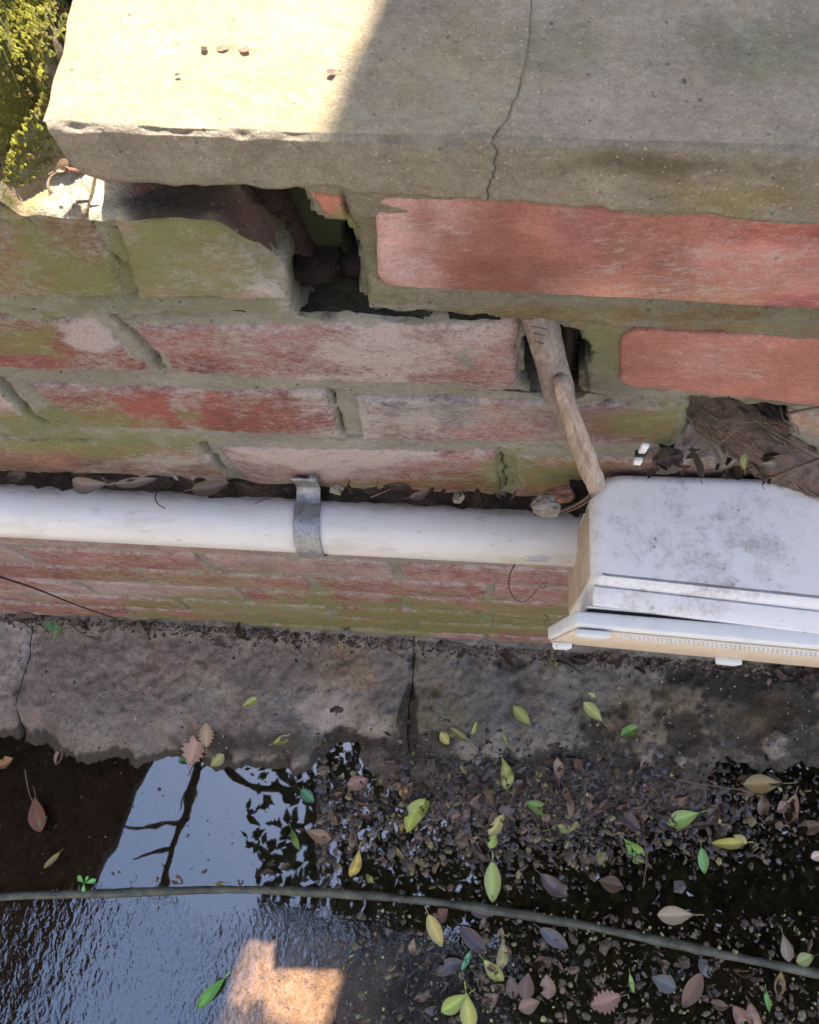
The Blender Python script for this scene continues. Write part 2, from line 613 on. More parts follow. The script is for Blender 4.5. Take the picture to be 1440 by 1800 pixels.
TINT = [  # tint of mortar faces
    B(700, 520, 60, 30, lin(128, 122, 92)), B(1000, 545, 500, 16, lin(128, 108, 68)), B(1060, 620, 40, 60, lin(140, 132, 92)),
    B(632, 420, 30, 90, lin(128, 120, 94)), B(1100, 695, 200, 16, lin(160, 145, 118)), B(1300, 570, 250, 14, lin(140, 118, 80)),
]


def wallmask(Q):
    return splat(Q, MSK, (.33, .28, .18), 5, .3, 26) * np.array([1.15, 1.05, 1.0]) + np.array([.05, .05, 0])


# ------------------------------------------------------------------ wall geometry
HOLE1 = [(372, 300), (380, 388), (418, 412), (455, 436), (488, 462), (505, 505), (513, 540), (540, 566), (572, 574), (640, 569), (780, 574), (906, 577), (918, 574),
         (918, 690), (940, 705), (968, 712), (990, 714), (1030, 706), (1018, 664), (1028, 660), (1037, 600), (1018, 590), (1000, 577), (960, 571), (925, 557),
         (900, 556), (780, 550), (690, 541), (652, 540), (632, 524), (634, 490), (628, 440), (614, 397), (588, 388), (560, 372), (549, 358), (553, 340), (540, 326), (520, 300)]
HOLE2 = [(1205, 700), (1215, 694), (1275, 698), (1310, 706), (1345, 708), (1385, 716), (1398, 735), (1392, 750), (1396, 772), (1440, 800), (1560, 830), (1560, 930), (1130, 930), (1120, 822), (1150, 792), (1195, 785), (1205, 750)]


def to_xz(poly, Y=0.0):
    return np.array([onY(a, b, Y)[[0, 2]] for a, b in poly])


H1, H2 = to_xz(HOLE1), to_xz(HOLE2)


def inpoly(Q, poly):
    x, y = Q[:, 0], Q[:, 1]
    c = np.zeros(len(Q), bool)
    n = len(poly)
    for i in range(n):
        x1, y1 = poly[i]
        x2, y2 = poly[(i + 1) % n]
        k = ((y1 > y) != (y2 > y))
        xi = (x2 - x1) * (y - y1) / (y2 - y1 + 1e-12) + x1
        c ^= k & (x < xi)
    return c


wall = thing('brick_wall', (.1, .1, -.97), 'weathered red brick garden wall stained with green algae and white salt, missing bricks', 'wall')


def smear(Q):
    return fbm(np.column_stack([Q, Q[:, 0] * 0]), 45, 77, 4)


PROUD_L = to_xz([(560, 300), (632, 400), (650, 542), (900, 555), (1020, 580), (1035, 690), (1150, 700), (1500, 720), (1500, 300)])


GROOVES = [  # (photo polyline on the wall face, half width m, depth m)
    ([(196, 552), (222, 580), (250, 610), (276, 640), (290, 662)], .0026, .010), ([(0, 672), (22, 700), (48, 724), (78, 746)], .0026, .010), ([(354, 782), (376, 806), (404, 836)], .0022, .008),
    ([(566, 688), (582, 700), (596, 738), (606, 770)], .0010, .008), ([(60, 690), (100, 716), (160, 732), (230, 756)], .0011, .006), ([(878, 796), (886, 830), (890, 866)], .0012, .004),
    ([(0, 529), (120, 527), (260, 532), (400, 534), (506, 528)], .0010, .005), ([(200, 558), (240, 566), (420, 560)], .0009, .003), ([(0, 668), (150, 662), (290, 664)], .0010, .003),
    ([(290, 680), (350, 682), (570, 690)], .0009, .003), ([(610, 772), (660, 780), (900, 788), (1030, 800)], .0014, .006), ([(230, 752), (330, 762), (480, 772), (600, 776)], .0010, .004),
    ([(640, 536), (700, 545), (800, 552), (925, 560)], .0016, .006), ([(120, 600), (150, 640)], .0006, .002), ([(180, 440), (200, 458), (216, 480)], .0008, .004)]


def seg_dist(Q, pts):
    P_ = np.array([onY(x, y)[[0, 2]] for x, y in pts])
    best = np.full(len(Q), 9.0)
    for i in range(len(P_) - 1):
        a, b = P_[i], P_[i + 1]
        t = np.clip(((Q - a) @ (b - a)) / ((b - a) @ (b - a)), 0, 1)
        best = np.minimum(best, np.linalg.norm(Q - a - t[:, None] * (b - a), axis=1))
    return best


def mortar_sheet(name, xs, zs, holes, mat, deep, fine):
    XX, ZZ = np.meshgrid(xs, zs, indexing='ij')
    Q = np.column_stack([XX.ravel(), ZZ.ravel()])
    P3 = np.column_stack([Q[:, 0], np.zeros(len(Q)), Q[:, 1]])
    jx = vn(P3, 160, 3) * .0008
    jz = vn(P3, 160, 4) * .0008
    Y = np.full(len(Q), deep) + fbm(P3, 40, 8, 5) * .0024 + vn(P3, 420, 9) * .0005
    if fine:
        pr = inpoly(Q, PROUD_L)
        Y = np.where(pr, -.0006 + fbm(P3, 30, 8, 3) * .0007, Y)
        # opened bed joint running along the right-hand courses
        a, b = onY(640, 536)[[0, 2]], onY(1440, 592)[[0, 2]]
        zl = a[1] + (Q[:, 0] - a[0]) / (b[0] - a[0]) * (b[1] - a[1]) + vn(P3 * [1, 0, 0], 90, 31) * .0018 + vn(P3 * [1, 0, 0], 300, 32) * .0008
        g = np.exp(-((Q[:, 1] - zl) / .0014) ** 2) * (Q[:, 0] > a[0])
        Y = Y + g * .006
        Y = Y + np.where(pr & (Q[:, 1] > zl) & (Q[:, 0] > a[0] - .005), -.0030, 0) * sst(0, .003, Q[:, 1] - zl) * sst(.062, .05, Q[:, 1] - zl + .03)
        # vertical crack beside the first rubbed brick, and line under the cap
        c1 = np.array([onY(x, y)[[0, 2]] for x, y in ((604, 322), (610, 360), (614, 395))])
        for i in range(2):
            p, q = c1[i], c1[i + 1]
            t = np.clip(((Q - p) @ (q - p)) / ((q - p) @ (q - p)), 0, 1)
            d = np.linalg.norm(Q - p - t[:, None] * (q - p), axis=1)
            Y = Y + np.exp(-(d / .0008) ** 2) * .004
    gro = np.zeros(len(Q))
    if fine:
        dq = Q + np.column_stack([fbm(P3, 120, 61, 4), fbm(P3, 120, 62, 4)]) * .0012
        for pts_, w_, dp_ in GROOVES:
            dd = seg_dist(dq, pts_)
            wv = w_ * (1 + .6 * vn(P3, 90, 63))
            kk = np.exp(-(dd / np.maximum(wv, .0004)) ** 2)
            Y = Y + kk * dp_
            gro = np.maximum(gro, kk)
            # proud lip of squeezed mortar beside the groove
            Y = Y - np.exp(-((dd - w_ * 2.2) / (w_ * 1.2)) ** 2) * .0016 * (w_ > .002)
    Vt = np.column_stack([Q[:, 0] + jx, Y, Q[:, 1] + jz])
    nz = len(zs)
    F = np.array(gridfaces(len(xs), nz))
    cen = Q[F].mean(1)
    keep = np.ones(len(F), bool)
    cj = cen + np.column_stack([vn(np.column_stack([cen, cen[:, 0] * 0]), 120, 41), vn(np.column_stack([cen, cen[:, 0] * 0]), 120, 42)]) * .0022
    for h in holes:
        keep &= ~inpoly(cj, h)
    if fine:
        keep &= ~((cen[:, 0] < .118) & (cen[:, 1] > .0785))
    F = F[keep]
    used = np.unique(F)
    mp = -np.ones(len(Vt), int)
    mp[used] = np.arange(len(used))
    Vt, Qk = Vt[used], Q[used]
    gro = gro[used]
    F = mp[F]
    # give the broken edges thickness: extrude boundary inwards
    from collections import Counter
    ed = Counter()
    orient = {}
    for f in F.tolist():
        for i in range(4):
            a, b = f[i], f[(i + 1) % 4]
            k = (min(a, b), max(a, b))
            ed[k] += 1
            orient[k] = (a, b)
    bnd = [orient[k] for k, c in ed.items() if c == 1]
    bnd = [e_ for e_ in bnd if not (fine and Qk[e_[0], 0] < .122 and Qk[e_[0], 1] > .060)]
    bv = sorted({v for e in bnd for v in e})
    F = F.tolist()
    Vl = Vt.tolist()
    prev = {v: v for v in bv}
    allQ = Qk.tolist()
    depq = [0.0] * len(Vl)
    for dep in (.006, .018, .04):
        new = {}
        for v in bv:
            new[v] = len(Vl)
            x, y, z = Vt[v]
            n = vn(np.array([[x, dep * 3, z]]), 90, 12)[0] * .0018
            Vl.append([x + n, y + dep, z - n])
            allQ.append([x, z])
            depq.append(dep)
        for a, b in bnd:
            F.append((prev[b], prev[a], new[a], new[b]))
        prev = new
    Qk = np.array(allQ)
    base = np.tile(lin(166, 160, 142), (len(Qk), 1))
    col = splat(Qk, TINT, base, 9, .3)
    msk = wallmask(Qk)
    if fine:
        pr = inpoly(Qk, PROUD_L)
        msk[pr] = np.array([.28, .3, .2])
        msk = np.where(pr[:, None], splat(Qk, [B(1060, 600, 50, 45, (.3, .66, .2)), B(1120, 690, 180, 12, (.6, .2, .1)), B(700, 535, 60, 8, (.6, .1, .1))], msk, 4, .3), msk)
        col[pr] = splat(Qk[pr], TINT, lin(136, 128, 108), 9, .3)
    col = col * (1 + .15 * fbm(np.column_stack([Qk, Qk[:, 0] * 0]), 25, 19, 3))[:, None]
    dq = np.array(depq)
    depth_dark = sst(.004, .02, dq)[:, None]  # darker and less salty further into the broken edge
    col = col * (1 - .62 * depth_dark)
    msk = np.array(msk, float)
    msk[:, 2] += depth_dark[:, 0] * .3
    msk[:, 0] -= depth_dark[:, 0] * .3
    gg = np.zeros(len(col))
    gg[:len(gro)] = gro
    msk[:, 2] += gg * .45
    msk[:, 0] -= gg * .3
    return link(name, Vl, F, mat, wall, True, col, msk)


mortar_sheet('mortar', np.arange(-.27, .56, .0017), np.arange(-.285, .0835, .0017), [H1, H2], M['mortar'], .0030, True)
capy = np.arange(.0835, .118, .0022)
lower = mortar_sheet('mortar', np.arange(-.75, 1.05, .007), np.arange(-1.03, -.282, .006), [], M['mortar'], .004, False)


def edgegrid(n, L, r):
    e = [0, .12 * r / L, .35 * r / L, .65 * r / L, r / L]
    mid = np.linspace(r / L, 1 - r / L, max(3, n))[1:-1]
    return np.array(e + list(mid) + [1 - x for x in reversed(e)])


def brick(corners, color, seed, y0=0.0, r=.0045, res=.0035, mat='brick', wob=.0016, chip=1.0, blobs=None, msk=None, parent=wall, depth=.035, top=False, px=True, name='brick', msk_add=None, rounder=0):
    C4 = np.array([onY(a, b, y0)[[0, 2]] for a, b in corners]) if px else np.array(corners, float)
    TL, TR, BR, BL = C4
    Lx = np.linalg.norm(TR - TL)
    Lz = np.linalg.norm(TL - BL)
    us = edgegrid(int(Lx / res), Lx, r)
    vs = edgegrid(int(Lz / res), Lz, r)
    U, W = np.meshgrid(us, vs, indexing='ij')
    U, W = U.ravel(), W.ravel()
    Q = ((TL * (1 - U)[:, None] + TR * U[:, None]) * (1 - W)[:, None] + (BL * (1 - U)[:, None] + BR * U[:, None]) * W[:, None])
    P3 = np.column_stack([Q[:, 0], Q[:, 0] * 0 + seed * .37, Q[:, 1]])
    if rounder:
        # pull corners in for rubbed, pillow-shaped bricks
        cx = (U - .5) * Lx
        cz = (W - .5) * Lz
        ax = np.maximum(np.abs(cx) - (Lx / 2 - rounder), 0)
        az = np.maximum(np.abs(cz) - (Lz / 2 - rounder), 0)
        k = np.where((ax > 0) & (az > 0), np.maximum(ax, az) / np.maximum(np.hypot(ax, az), 1e-9), 1)
        ex = (TR - TL) / Lx
        ez = (BL - TL) / Lz
        Q = Q + (ex[None] * (np.sign(cx) * ax * (k - 1))[:, None] + ez[None] * (np.sign(cz) * az * (k - 1))[:, None])
    dE = np.minimum(np.minimum(U, 1 - U) * Lx, np.minimum(W, 1 - W) * Lz)
    t = np.clip((r - dE) / r, 0, 1)
    Y = y0 + r * (1 - np.sqrt(np.clip(1 - t ** 2, 0, 1)))
    edge = np.exp(-dE / .006)
    Y = Y + fbm(P3, 35, seed, 5) * .0009 + np.clip(fbm(P3, 60, seed + 3, 3) - .15, 0, 1) * .006 * edge * chip + vn(P3, 300, seed + 9) * .00022
    Q = Q + np.column_stack([fbm(P3, 38, seed + 5, 4), fbm(P3, 38, seed + 6, 4)]) * wob * edge[:, None]
    V = np.column_stack([Q[:, 0], Y, Q[:, 1]])
    nu, nv = len(us), len(vs)
    F = gridfaces(nu, nv)
    loop = [i * nv for i in range(nu)] + [(nu - 1) * nv + j for j in range(1, nv)] + [i * nv + nv - 1 for i in range(nu - 2, -1, -1)] + [j for j in range(nv - 2, 0, -1)]
    n0 = len(V)
    ring = V[loop].copy()
    ring[:, 1] = y0 + depth
    V = np.vstack([V, ring])
    m = len(loop)
    for i in range(m):
        j = (i + 1) % m
        F.append((loop[j], loop[i], n0 + i, n0 + j))
    Qa = V[:, [0, 2]]
    col = np.tile(np.array(color, float), (len(V), 1))
    if blobs:
        col = splat(Qa, blobs, col, seed, .3, 30)
    col = col * (1 + .18 * fbm(np.column_stack([Qa, Qa[:, 0] * 0 + seed]), 30, seed, 4))[:, None]
    mk = wallmask(Qa) if msk is None else splat(Qa, msk[1:], msk[0], seed, .3)
    if msk_add is not None:
        mk = mk + np.array(msk_add)
    # brick arrises hold salt and mortar
    if mat == 'brick':
        e2 = np.exp(-np.concatenate([dE, np.zeros(m)]) / .004)
        mk[:, 0] += e2 * .22
    o = link(name, V, F, M[mat], parent, True, col, mk)
    return o


RED = lin(150, 84, 76)
PINK = lin(168, 108, 104)
PURP = lin(140, 108, 108)
# left stack, seen close
brick([(-220, 374), (165, 380), (222, 526), (-160, 524)], lin(150, 115, 84), 1, wob=.003)
bc = brick([(190, 385), (376, 392), (507, 526), (238, 529)], lin(168, 140, 110), 2, wob=.003, chip=1.6, depth=.010)
brick([(-170, 556), (172, 566), (262, 656), (-90, 652)], RED, 3)
brick([(228, 574), (914, 576), (912, 688), (306, 661)], PINK * .95, 4, wob=.0022, blobs=[B(330, 645, 70, 25, RED), B(870, 650, 60, 40, PINK)])
brick([(-210, 674), (-4, 684), (64, 744), (-130, 738)], PINK, 5)
brick([(50, 682), (568, 692), (600, 770), (150, 752)], RED, 6, blobs=[B(290, 720, 120, 40, lin(156, 82, 70))])
brick([(622, 702), (1203, 716), (1192, 782), (640, 778)], PURP, 7, blobs=[B(870, 740, 80, 40, PINK), B(1110, 745, 120, 30, lin(140, 100, 74)), B(740, 720, 80, 30, lin(120, 112, 128))])
brick([(-230, 766), (352, 786), (396, 838), (-180, 828)], lin(150, 104, 84), 8)
brick([(384, 790), (872, 798), (881, 868), (428, 846)], PINK, 9, blobs=[B(760, 850, 160, 20, lin(150, 84, 66))])
brick([(906, 802), (1440, 822), (1440, 895), (914, 873)], lin(150, 100, 76), 10)
# right-hand rubbed courses under the cap
brick([(655, 343), (1560, 389), (1590, 554), (668, 504)], lin(166, 110, 96), 11, y0=-.0042, r=.0025, mat='smoothbrick', wob=.0011, chip=.25, rounder=.008, depth=.03,
      blobs=[B(735, 425, 95, 105, lin(190, 142, 138)), B(900, 455, 130, 75, lin(150, 90, 74)), B(1060, 400, 120, 50, lin(168, 104, 98)), B(1250, 510, 200, 60, lin(192, 124, 90)),
             B(1160, 440, 100, 60, lin(164, 104, 88)), B(1390, 440, 120, 70, lin(196, 128, 116)), B(1400, 530, 60, 18, lin(172, 84, 84)), B(1380, 395, 120, 14, lin(165, 85, 75))],
      msk=[(.22, .05, .16), B(740, 420, 80, 90, (.34, .05, .1)), B(1300, 500, 200, 70, (.35, .05, .3)), B(900, 450, 100, 60, (.12, .05, .1))])
brick([(1094, 580), (1760, 612), (1760, 745), (1088, 680)], lin(168, 104, 88), 12, y0=-.0022, r=.0025, mat='smoothbrick', wob=.0011, chip=.2, rounder=.01, depth=.03,
      blobs=[B(1280, 630, 90, 40, lin(182, 120, 106))], msk=[(.2, .05, .08), B(1300, 640, 80, 30, (.36, .05, .05))])
frag = brick([(548, 340), (600, 350), (611, 396), (572, 378)], lin(190, 112, 84), 13, y0=-.0052, r=.0018, mat='smoothbrick', wob=.0015, res=.002, depth=.02, msk=[(.3, .2, .1), B(600, 370, 18, 30, (.2, .8, .2))], name='brick')
frag['label'] = 'broken orange brick corner beside the big cavity'
# broken end beyond the root hole
brick([(1388, 730), (1640, 752), (1640, 800), (1400, 762)], lin(190, 132, 100), 14, y0=-.001, r=.004, res=.003)
# courses behind and below the pipe
CH = .0845
k = 0
for course in range(3, 12):
    z1 = -CH * course - .005
    z0 = z1 - CH + .012
    off = 0 if course % 2 == 0 else -.116
    x = -.81 + off
    while x < 1.0:
        x0 = x + .005 + random.uniform(-.002, .002)
        x1 = x + .227 + random.uniform(-.002, .002)
        if course > 2 and x1 > -.75:
            q = [(x0, z1), (x1, z1 + random.uniform(-.002, .002)), (x1, z0), (x0, z0 + random.uniform(-.002, .002))]
            cc = [lin(168, 104, 98), lin(160, 92, 86), lin(174, 124, 122), lin(152, 86, 78), lin(166, 126, 122)][random.randrange(5)]
            brick(q, cc, 30 + k, y0=random.uniform(-.0015, .002), res=.011, px=False, depth=.03, wob=.003, r=.005, msk_add=(-.04, -.05, 0))
            k += 1
        x += .232

# ledge on top of the left stack (bed of old mortar), lit by the sun slot
def ledge():
    xs = np.arange(-.2, .135, .0022)
    ys = np.arange(.0005, .13, .0022)
    XX, YY = np.meshgrid(xs, ys, indexing='ij')
    Q = np.column_stack([XX.ravel(), YY.ravel()])
    P3 = np.column_stack([Q, Q[:, 0] * 0])
    Z = .0822 + fbm(P3, 40, 3, 5) * .0018 - sst(.004, .0, Q[:, 1]) * .003 + vn(P3, 300, 5) * .0004
    e = .098 - sst(.0, .04, Q[:, 1]) * .012 + fbm(P3, 50, 9, 4) * .006
    Z = np.where(Q[:, 0] > e, Z - sst(0, .02, Q[:, 0] - e) * .05, Z)
    Z = Z - sst(.083, .1, Q[:, 0] + fbm(P3, 50, 6, 3) * .003) * sst(.02, -.01, Q[:, 1]) * .02
    V = np.column_stack([Q[:, 0], Q[:, 1] + vn(P3, 90, 6) * .001, Z])
    g = lambda *a: B(*a, pl='Z', h=.083)
    col = splat(Q, [g(310, 340, 170, 60, lin(72, 62, 54)), g(235, 322, 35, 12, lin(150, 90, 80)), g(110, 345, 90, 60, lin(226, 216, 182)), g(440, 380, 70, 60, lin(100, 70, 58)), g(55, 345, 45, 50, lin(196, 176, 80))],  # sunlit part painted paler, part in the coping's shade painted darker
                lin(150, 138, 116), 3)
    msk = splat(Q, [g(120, 345, 110, 70, (.55, .0, 0)), g(440, 370, 60, 40, (.1, .0, .6)), g(300, 345, 130, 45, (.12, .0, .55))], (.3, .05, .3), 3)  # grime channel raised for the coping's shade, cleared where sun falls
    F = np.array(gridfaces(len(xs), len(ys)))
    F = F[~((Q[F].mean(1)[:, 0] > (e[F].mean(1) + .006)))].tolist()
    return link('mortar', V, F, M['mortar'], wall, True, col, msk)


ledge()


# cavity behind the missing bricks
def rough_sheet(name, p00, p10, p11, p01, n, m_, amp, mat, col, msk, seed, f=45, parent=wall):
    u = np.linspace(0, 1, n)
    v = np.linspace(0, 1, m_)
    U, W = np.meshgrid(u, v, indexing='ij')
    U, W = U.ravel()[:, None], W.ravel()[:, None]
    P = (np.array(p00) * (1 - U) + np.array(p10) * U) * (1 - W) + (np.array(p01) * (1 - U) + np.array(p11) * U) * W
    nrm = np.cross(np.array(p10) - np.array(p00), np.array(p01) - np.array(p00))
    nrm = nrm / np.linalg.norm(nrm)
    P = P + nrm * (fbm(P, f, seed, 5) * amp)[:, None]
    c = np.tile(np.array(col), (len(P), 1)) * (1 + .3 * fbm(P, 30, seed, 4))[:, None]
    mk = np.tile(np.array(msk, float), (len(P), 1)) + (fbm(P, 18, seed + 3, 2) * .25)[:, None] * np.array([1, 1, .3])
    return link(name, P, gridfaces(n, m_), mat, parent, True, c, mk)


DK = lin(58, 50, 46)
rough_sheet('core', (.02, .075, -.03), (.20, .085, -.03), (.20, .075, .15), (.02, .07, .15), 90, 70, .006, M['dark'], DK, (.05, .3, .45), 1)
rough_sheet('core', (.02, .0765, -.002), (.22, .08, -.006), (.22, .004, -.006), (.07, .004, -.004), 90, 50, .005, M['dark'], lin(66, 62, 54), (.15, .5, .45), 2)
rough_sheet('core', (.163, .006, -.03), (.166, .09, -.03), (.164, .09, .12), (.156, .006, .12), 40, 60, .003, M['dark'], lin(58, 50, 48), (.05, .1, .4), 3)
# recessed brick with white bloom, then a dark mossy face beside it
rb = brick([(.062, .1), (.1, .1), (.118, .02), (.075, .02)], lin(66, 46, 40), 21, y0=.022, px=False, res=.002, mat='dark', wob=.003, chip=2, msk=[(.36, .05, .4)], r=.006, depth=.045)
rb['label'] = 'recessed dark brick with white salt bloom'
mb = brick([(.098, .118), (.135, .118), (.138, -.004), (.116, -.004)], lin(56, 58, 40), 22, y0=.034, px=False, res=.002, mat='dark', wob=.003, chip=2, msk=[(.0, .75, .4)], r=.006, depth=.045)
mb['label'] = 'recessed brick end under dark green moss'
rgc = random.Random(4)
for i in range(26):
    bm = bmesh.new()
    bmesh.ops.create_icosphere(bm, subdivisions=3, radius=1)
    W_ = np.array([tuple(v.co) for v in bm.verts])
    FF = [tuple(v.index for v in f.verts) for f in bm.faces]
    bm.free()
    W_ = np.sign(W_) * np.abs(W_) ** .75
    W_ = W_ * (1 + .35 * fbm(W_ + i * 2.3, 1.2, i, 5, .65))[:, None] * np.array([1.2, .9, .8]) * rgc.uniform(.005, .013)
    cx_ = rgc.uniform(.098, .155)
    W_ = W_ + np.array([cx_, rgc.uniform(.03, .066), rgc.choice([rgc.uniform(-.004, .006), rgc.uniform(.0, .09)])])
    cc_ = [lin(60, 46, 42), lin(52, 54, 36), lin(44, 38, 38), lin(70, 62, 54)][rgc.randrange(4)]
    link('rubble_stone', W_, FF, M['dark'], wall, True, np.tile(cc_, (len(W_), 1)), np.tile([.1, .35, .3], (len(W_), 1)))
# second opening, with the stick, and the root hole
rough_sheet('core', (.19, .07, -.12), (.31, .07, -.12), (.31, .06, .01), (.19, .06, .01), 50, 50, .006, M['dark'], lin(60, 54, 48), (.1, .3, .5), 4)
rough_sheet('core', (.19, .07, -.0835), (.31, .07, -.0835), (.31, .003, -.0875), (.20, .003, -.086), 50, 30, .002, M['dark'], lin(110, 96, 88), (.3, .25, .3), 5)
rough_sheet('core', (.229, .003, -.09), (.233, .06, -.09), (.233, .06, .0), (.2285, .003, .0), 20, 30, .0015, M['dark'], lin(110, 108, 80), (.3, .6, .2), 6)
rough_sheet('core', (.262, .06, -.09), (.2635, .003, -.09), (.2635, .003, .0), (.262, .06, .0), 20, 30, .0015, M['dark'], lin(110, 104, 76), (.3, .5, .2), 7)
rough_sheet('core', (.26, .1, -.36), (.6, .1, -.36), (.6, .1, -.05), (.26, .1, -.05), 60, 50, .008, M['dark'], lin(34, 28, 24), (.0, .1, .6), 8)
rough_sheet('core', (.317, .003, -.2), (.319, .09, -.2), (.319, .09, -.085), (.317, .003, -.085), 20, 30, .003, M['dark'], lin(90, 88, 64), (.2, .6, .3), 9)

# ------------------------------------------------------------------ cap
cap = thing('concrete_coping', (.25, .1, .12), 'cracked pale concrete coping slab lying on top of the brick wall', 'coping')


def build_cap():
    ftop = np.array([onY(x, y, -.010)[[0, 2]] for x, y in ((100, 222), (330, 232), (570, 242), (900, 250), (1150, 258), (1440, 272), (1700, 285))])
    fbot = np.array([onY(x, y, -.008)[[0, 2]] for x, y in ((98, 262), (130, 292), (185, 311), (300, 318), (400, 316), (470, 322), (550, 324), (600, 324), (640, 332), (900, 347), (1150, 365), (1440, 387), (1700, 405))])
    cr = np.array([onZ(x, y, .138) if y < 248 else onY(x, y, -.010) for x, y in ((935, -80), (930, 0), (918, 60), (914, 90), (896, 135), (892, 165), (872, 205), (868, 240), (866, 252), (873, 268), (868, 300), (858, 337))])
    XL, XR = .0385, .62
    nb, nt = 14, 130
    # profile parameter s: 0..1 front face (bottom->top), 1..2 top (front->back)
    ss = list(np.linspace(0, .78, 13)) + list(np.linspace(.8, 1.2, 11))[0:] + list(np.linspace(1.25, 2, 95))
    ss = np.array(ss)
    s_cr = []
    for p in cr:
        if p[1] > -.0085 and p[2] > .13:
            s_cr.append(1.2 + (p[1] - .0) / .25 * .8)
        else:
            s_cr.append(1.0 - (.138 - p[2]) / .035)
    s_cr = np.array(s_cr)
    od = np.argsort(s_cr)
    cu = np.interp(ss, s_cr[od], cr[od, 0])
    # columns: left part, crack triple, right part
    nl, nr = 105, 190
    cols = []
    for i in range(nl):
        cols.append(('L', i / nl))
    cols += [('C', -.00035), ('C', 0), ('C', .00035)]
    for i in range(1, nr + 1):
        cols.append(('R', i / nr))
    V = []
    K = []
    for kind, t in cols:
        for j, s in enumerate(ss):
            cx = cu[j] + .0007 * float(fbm(np.array([[s * 3.1, 0, 0]]), 9, 5, 3)[0]) + .00025 * math.sin(j * 1.7)
            xl = XL - (.004 * sst(1, 1.6, s)) + .0012 * math.sin(s * 31) * math.sin(s * 12) * (s > 1.1)
            if kind == 'L':
                x = xl + (cx - .0005 - xl) * t
            elif kind == 'C':
                x = cx + t
            else:
                x = cx + .0005 + (XR - cx - .0005) * t
            V.append((x, s))
            K.append(1.0 if (kind == 'C' and t == 0) else 0.0)
    V = np.array(V)
    K = np.array(K)
    x, s = V[:, 0], V[:, 1]
    zt = np.interp(x, ftop[:, 0], ftop[:, 1])
    zb = np.interp(x, fbot[:, 0], fbot[:, 1])
    ztop_in = zt + .0005
    rr = .2
    # front: s in 0..0.8 vertical, 0.8..1.2 rounded nose, then top
    a = np.clip((s - .8) / .4, 0, 1) * math.pi / 2
    nose = .0035
    front = s <= .8
    z = np.where(front, zb + (zt - nose - zb) * s / .8, zt - nose + nose * np.sin(a))
    y = np.where(front, -.010, -.010 + nose * (1 - np.cos(a)))
    tp = s > 1.2
    y = np.where(tp, -.0065 + ((s - 1.2) / .8) ** 1.25 * .25, y)
    z = np.where(tp, zt - .004 * sst(.02, .2, y), z)
    P = np.column_stack([x, y, z])
    n = fbm(P, 34, 4, 4)
    nf = vn(P, 260, 8) * .5 + vn(P, 600, 9) * .3
    z = z + np.where(s > .9, n * .0011 + nf * .00035, 0)
    y = y - np.where(s < 1.1, n * .0011 + nf * .00035, 0)
    # worn, chipped nose
    ch = np.clip(fbm(P * [1, 0, 0], 60, 14, 3) - .1, 0, 1) * np.exp(-((s - 1) / .12) ** 2)
    z = z - ch * .0025
    y = y + ch * .002
    z = z + np.where(s < .12, (vn(P * [1, 0, 0], 110, 23) + .5 * vn(P * [1, 0, 0], 330, 24)) * .0012, 0)
    dep = K * np.clip(.0013 + .0014 * vn(P, 120, 3), .0003, 1)
    z = z - np.where(s > 1, dep, dep * .3)
    y = y + np.where(s > 1, 0, dep)
    # end face rounding at left
    le = np.exp(-(x - x.min()) / .003)
    z = z - le * .003 * (s > .9)
    y = y + le * .003 * (s < 1.1)
    Vv = np.column_stack([x, y, z])
    nu, nv = len(cols), len(ss)
    F = gridfaces(nu, nv)
    F = [tuple(reversed(f)) for f in F]
    # underside and left end
    base = len(Vv)
    under = Vv[[i * nv for i in range(nu)]].copy()
    under[:, 1] = .24
    Vv = np.vstack([Vv, under])
    for i in range(nu - 1):
        F.append((i * nv, (i + 1) * nv, base + i + 1, base + i))
    endl = Vv[:nv].copy()
    endl[:, 1] = np.maximum(endl[:, 1], .0)
    endl[:, 2] = zb[0]
    b2 = len(Vv)
    Vv = np.vstack([Vv, endl])
    for j in range(nv - 1):
        F.append((j, j + 1, b2 + j + 1, b2 + j))
    PT = Vv
    Qt = PT[:, [0, 1]]
    Qf = PT[:, [0, 2]]
    top = PT[:, 1] > -.0066
    gz = lambda *q: B(*q, pl='Z', h=.14)
    gy = lambda *q: B(*q, pl='Y', h=-.01)
    ct = splat(Qt, [gz(350, 120, 330, 180, lin(176, 160, 118)), gz(800, 130, 200, 140, lin(160, 146, 112)), gz(1200, 180, 260, 70, lin(168, 150, 130)), gz(1340, 50, 130, 60, lin(140, 134, 108)), gz(990, 60, 90, 50, lin(146, 138, 110)), gz(420, 92, 50, 8, lin(150, 110, 84)), gz(583, 130, 10, 8, lin(130, 100, 84))],  # yellower left patch puts the sunlit area into the colour
               lin(160, 148, 124), 6, .35)
    cf = splat(Qf, [gy(300, 270, 260, 60, lin(140, 132, 116)), gy(1300, 340, 160, 30, lin(140, 128, 92)), gy(1060, 330, 60, 40, lin(160, 152, 130)), gy(1200, 290, 300, 25, lin(118, 108, 86))], lin(138, 131, 114), 6, .35)
    ct = np.where(top[:, None], ct, cf)
    mt = splat(Qt, [gz(1250, 240, 250, 25, (.42, .1, .35)), gz(1340, 60, 110, 50, (.3, .5, .35)), gz(350, 110, 300, 200, (.42, .15, .1)), gz(950, 60, 80, 60, (.3, .4, .2)), gz(1210, 118, 14, 10, (.1, .1, .8)), gz(1020, 228, 10, 6, (.1, .1, .8)), gz(770, 60, 60, 60, (.3, .38, .2))], (.36, .22, .24), 6, .35)
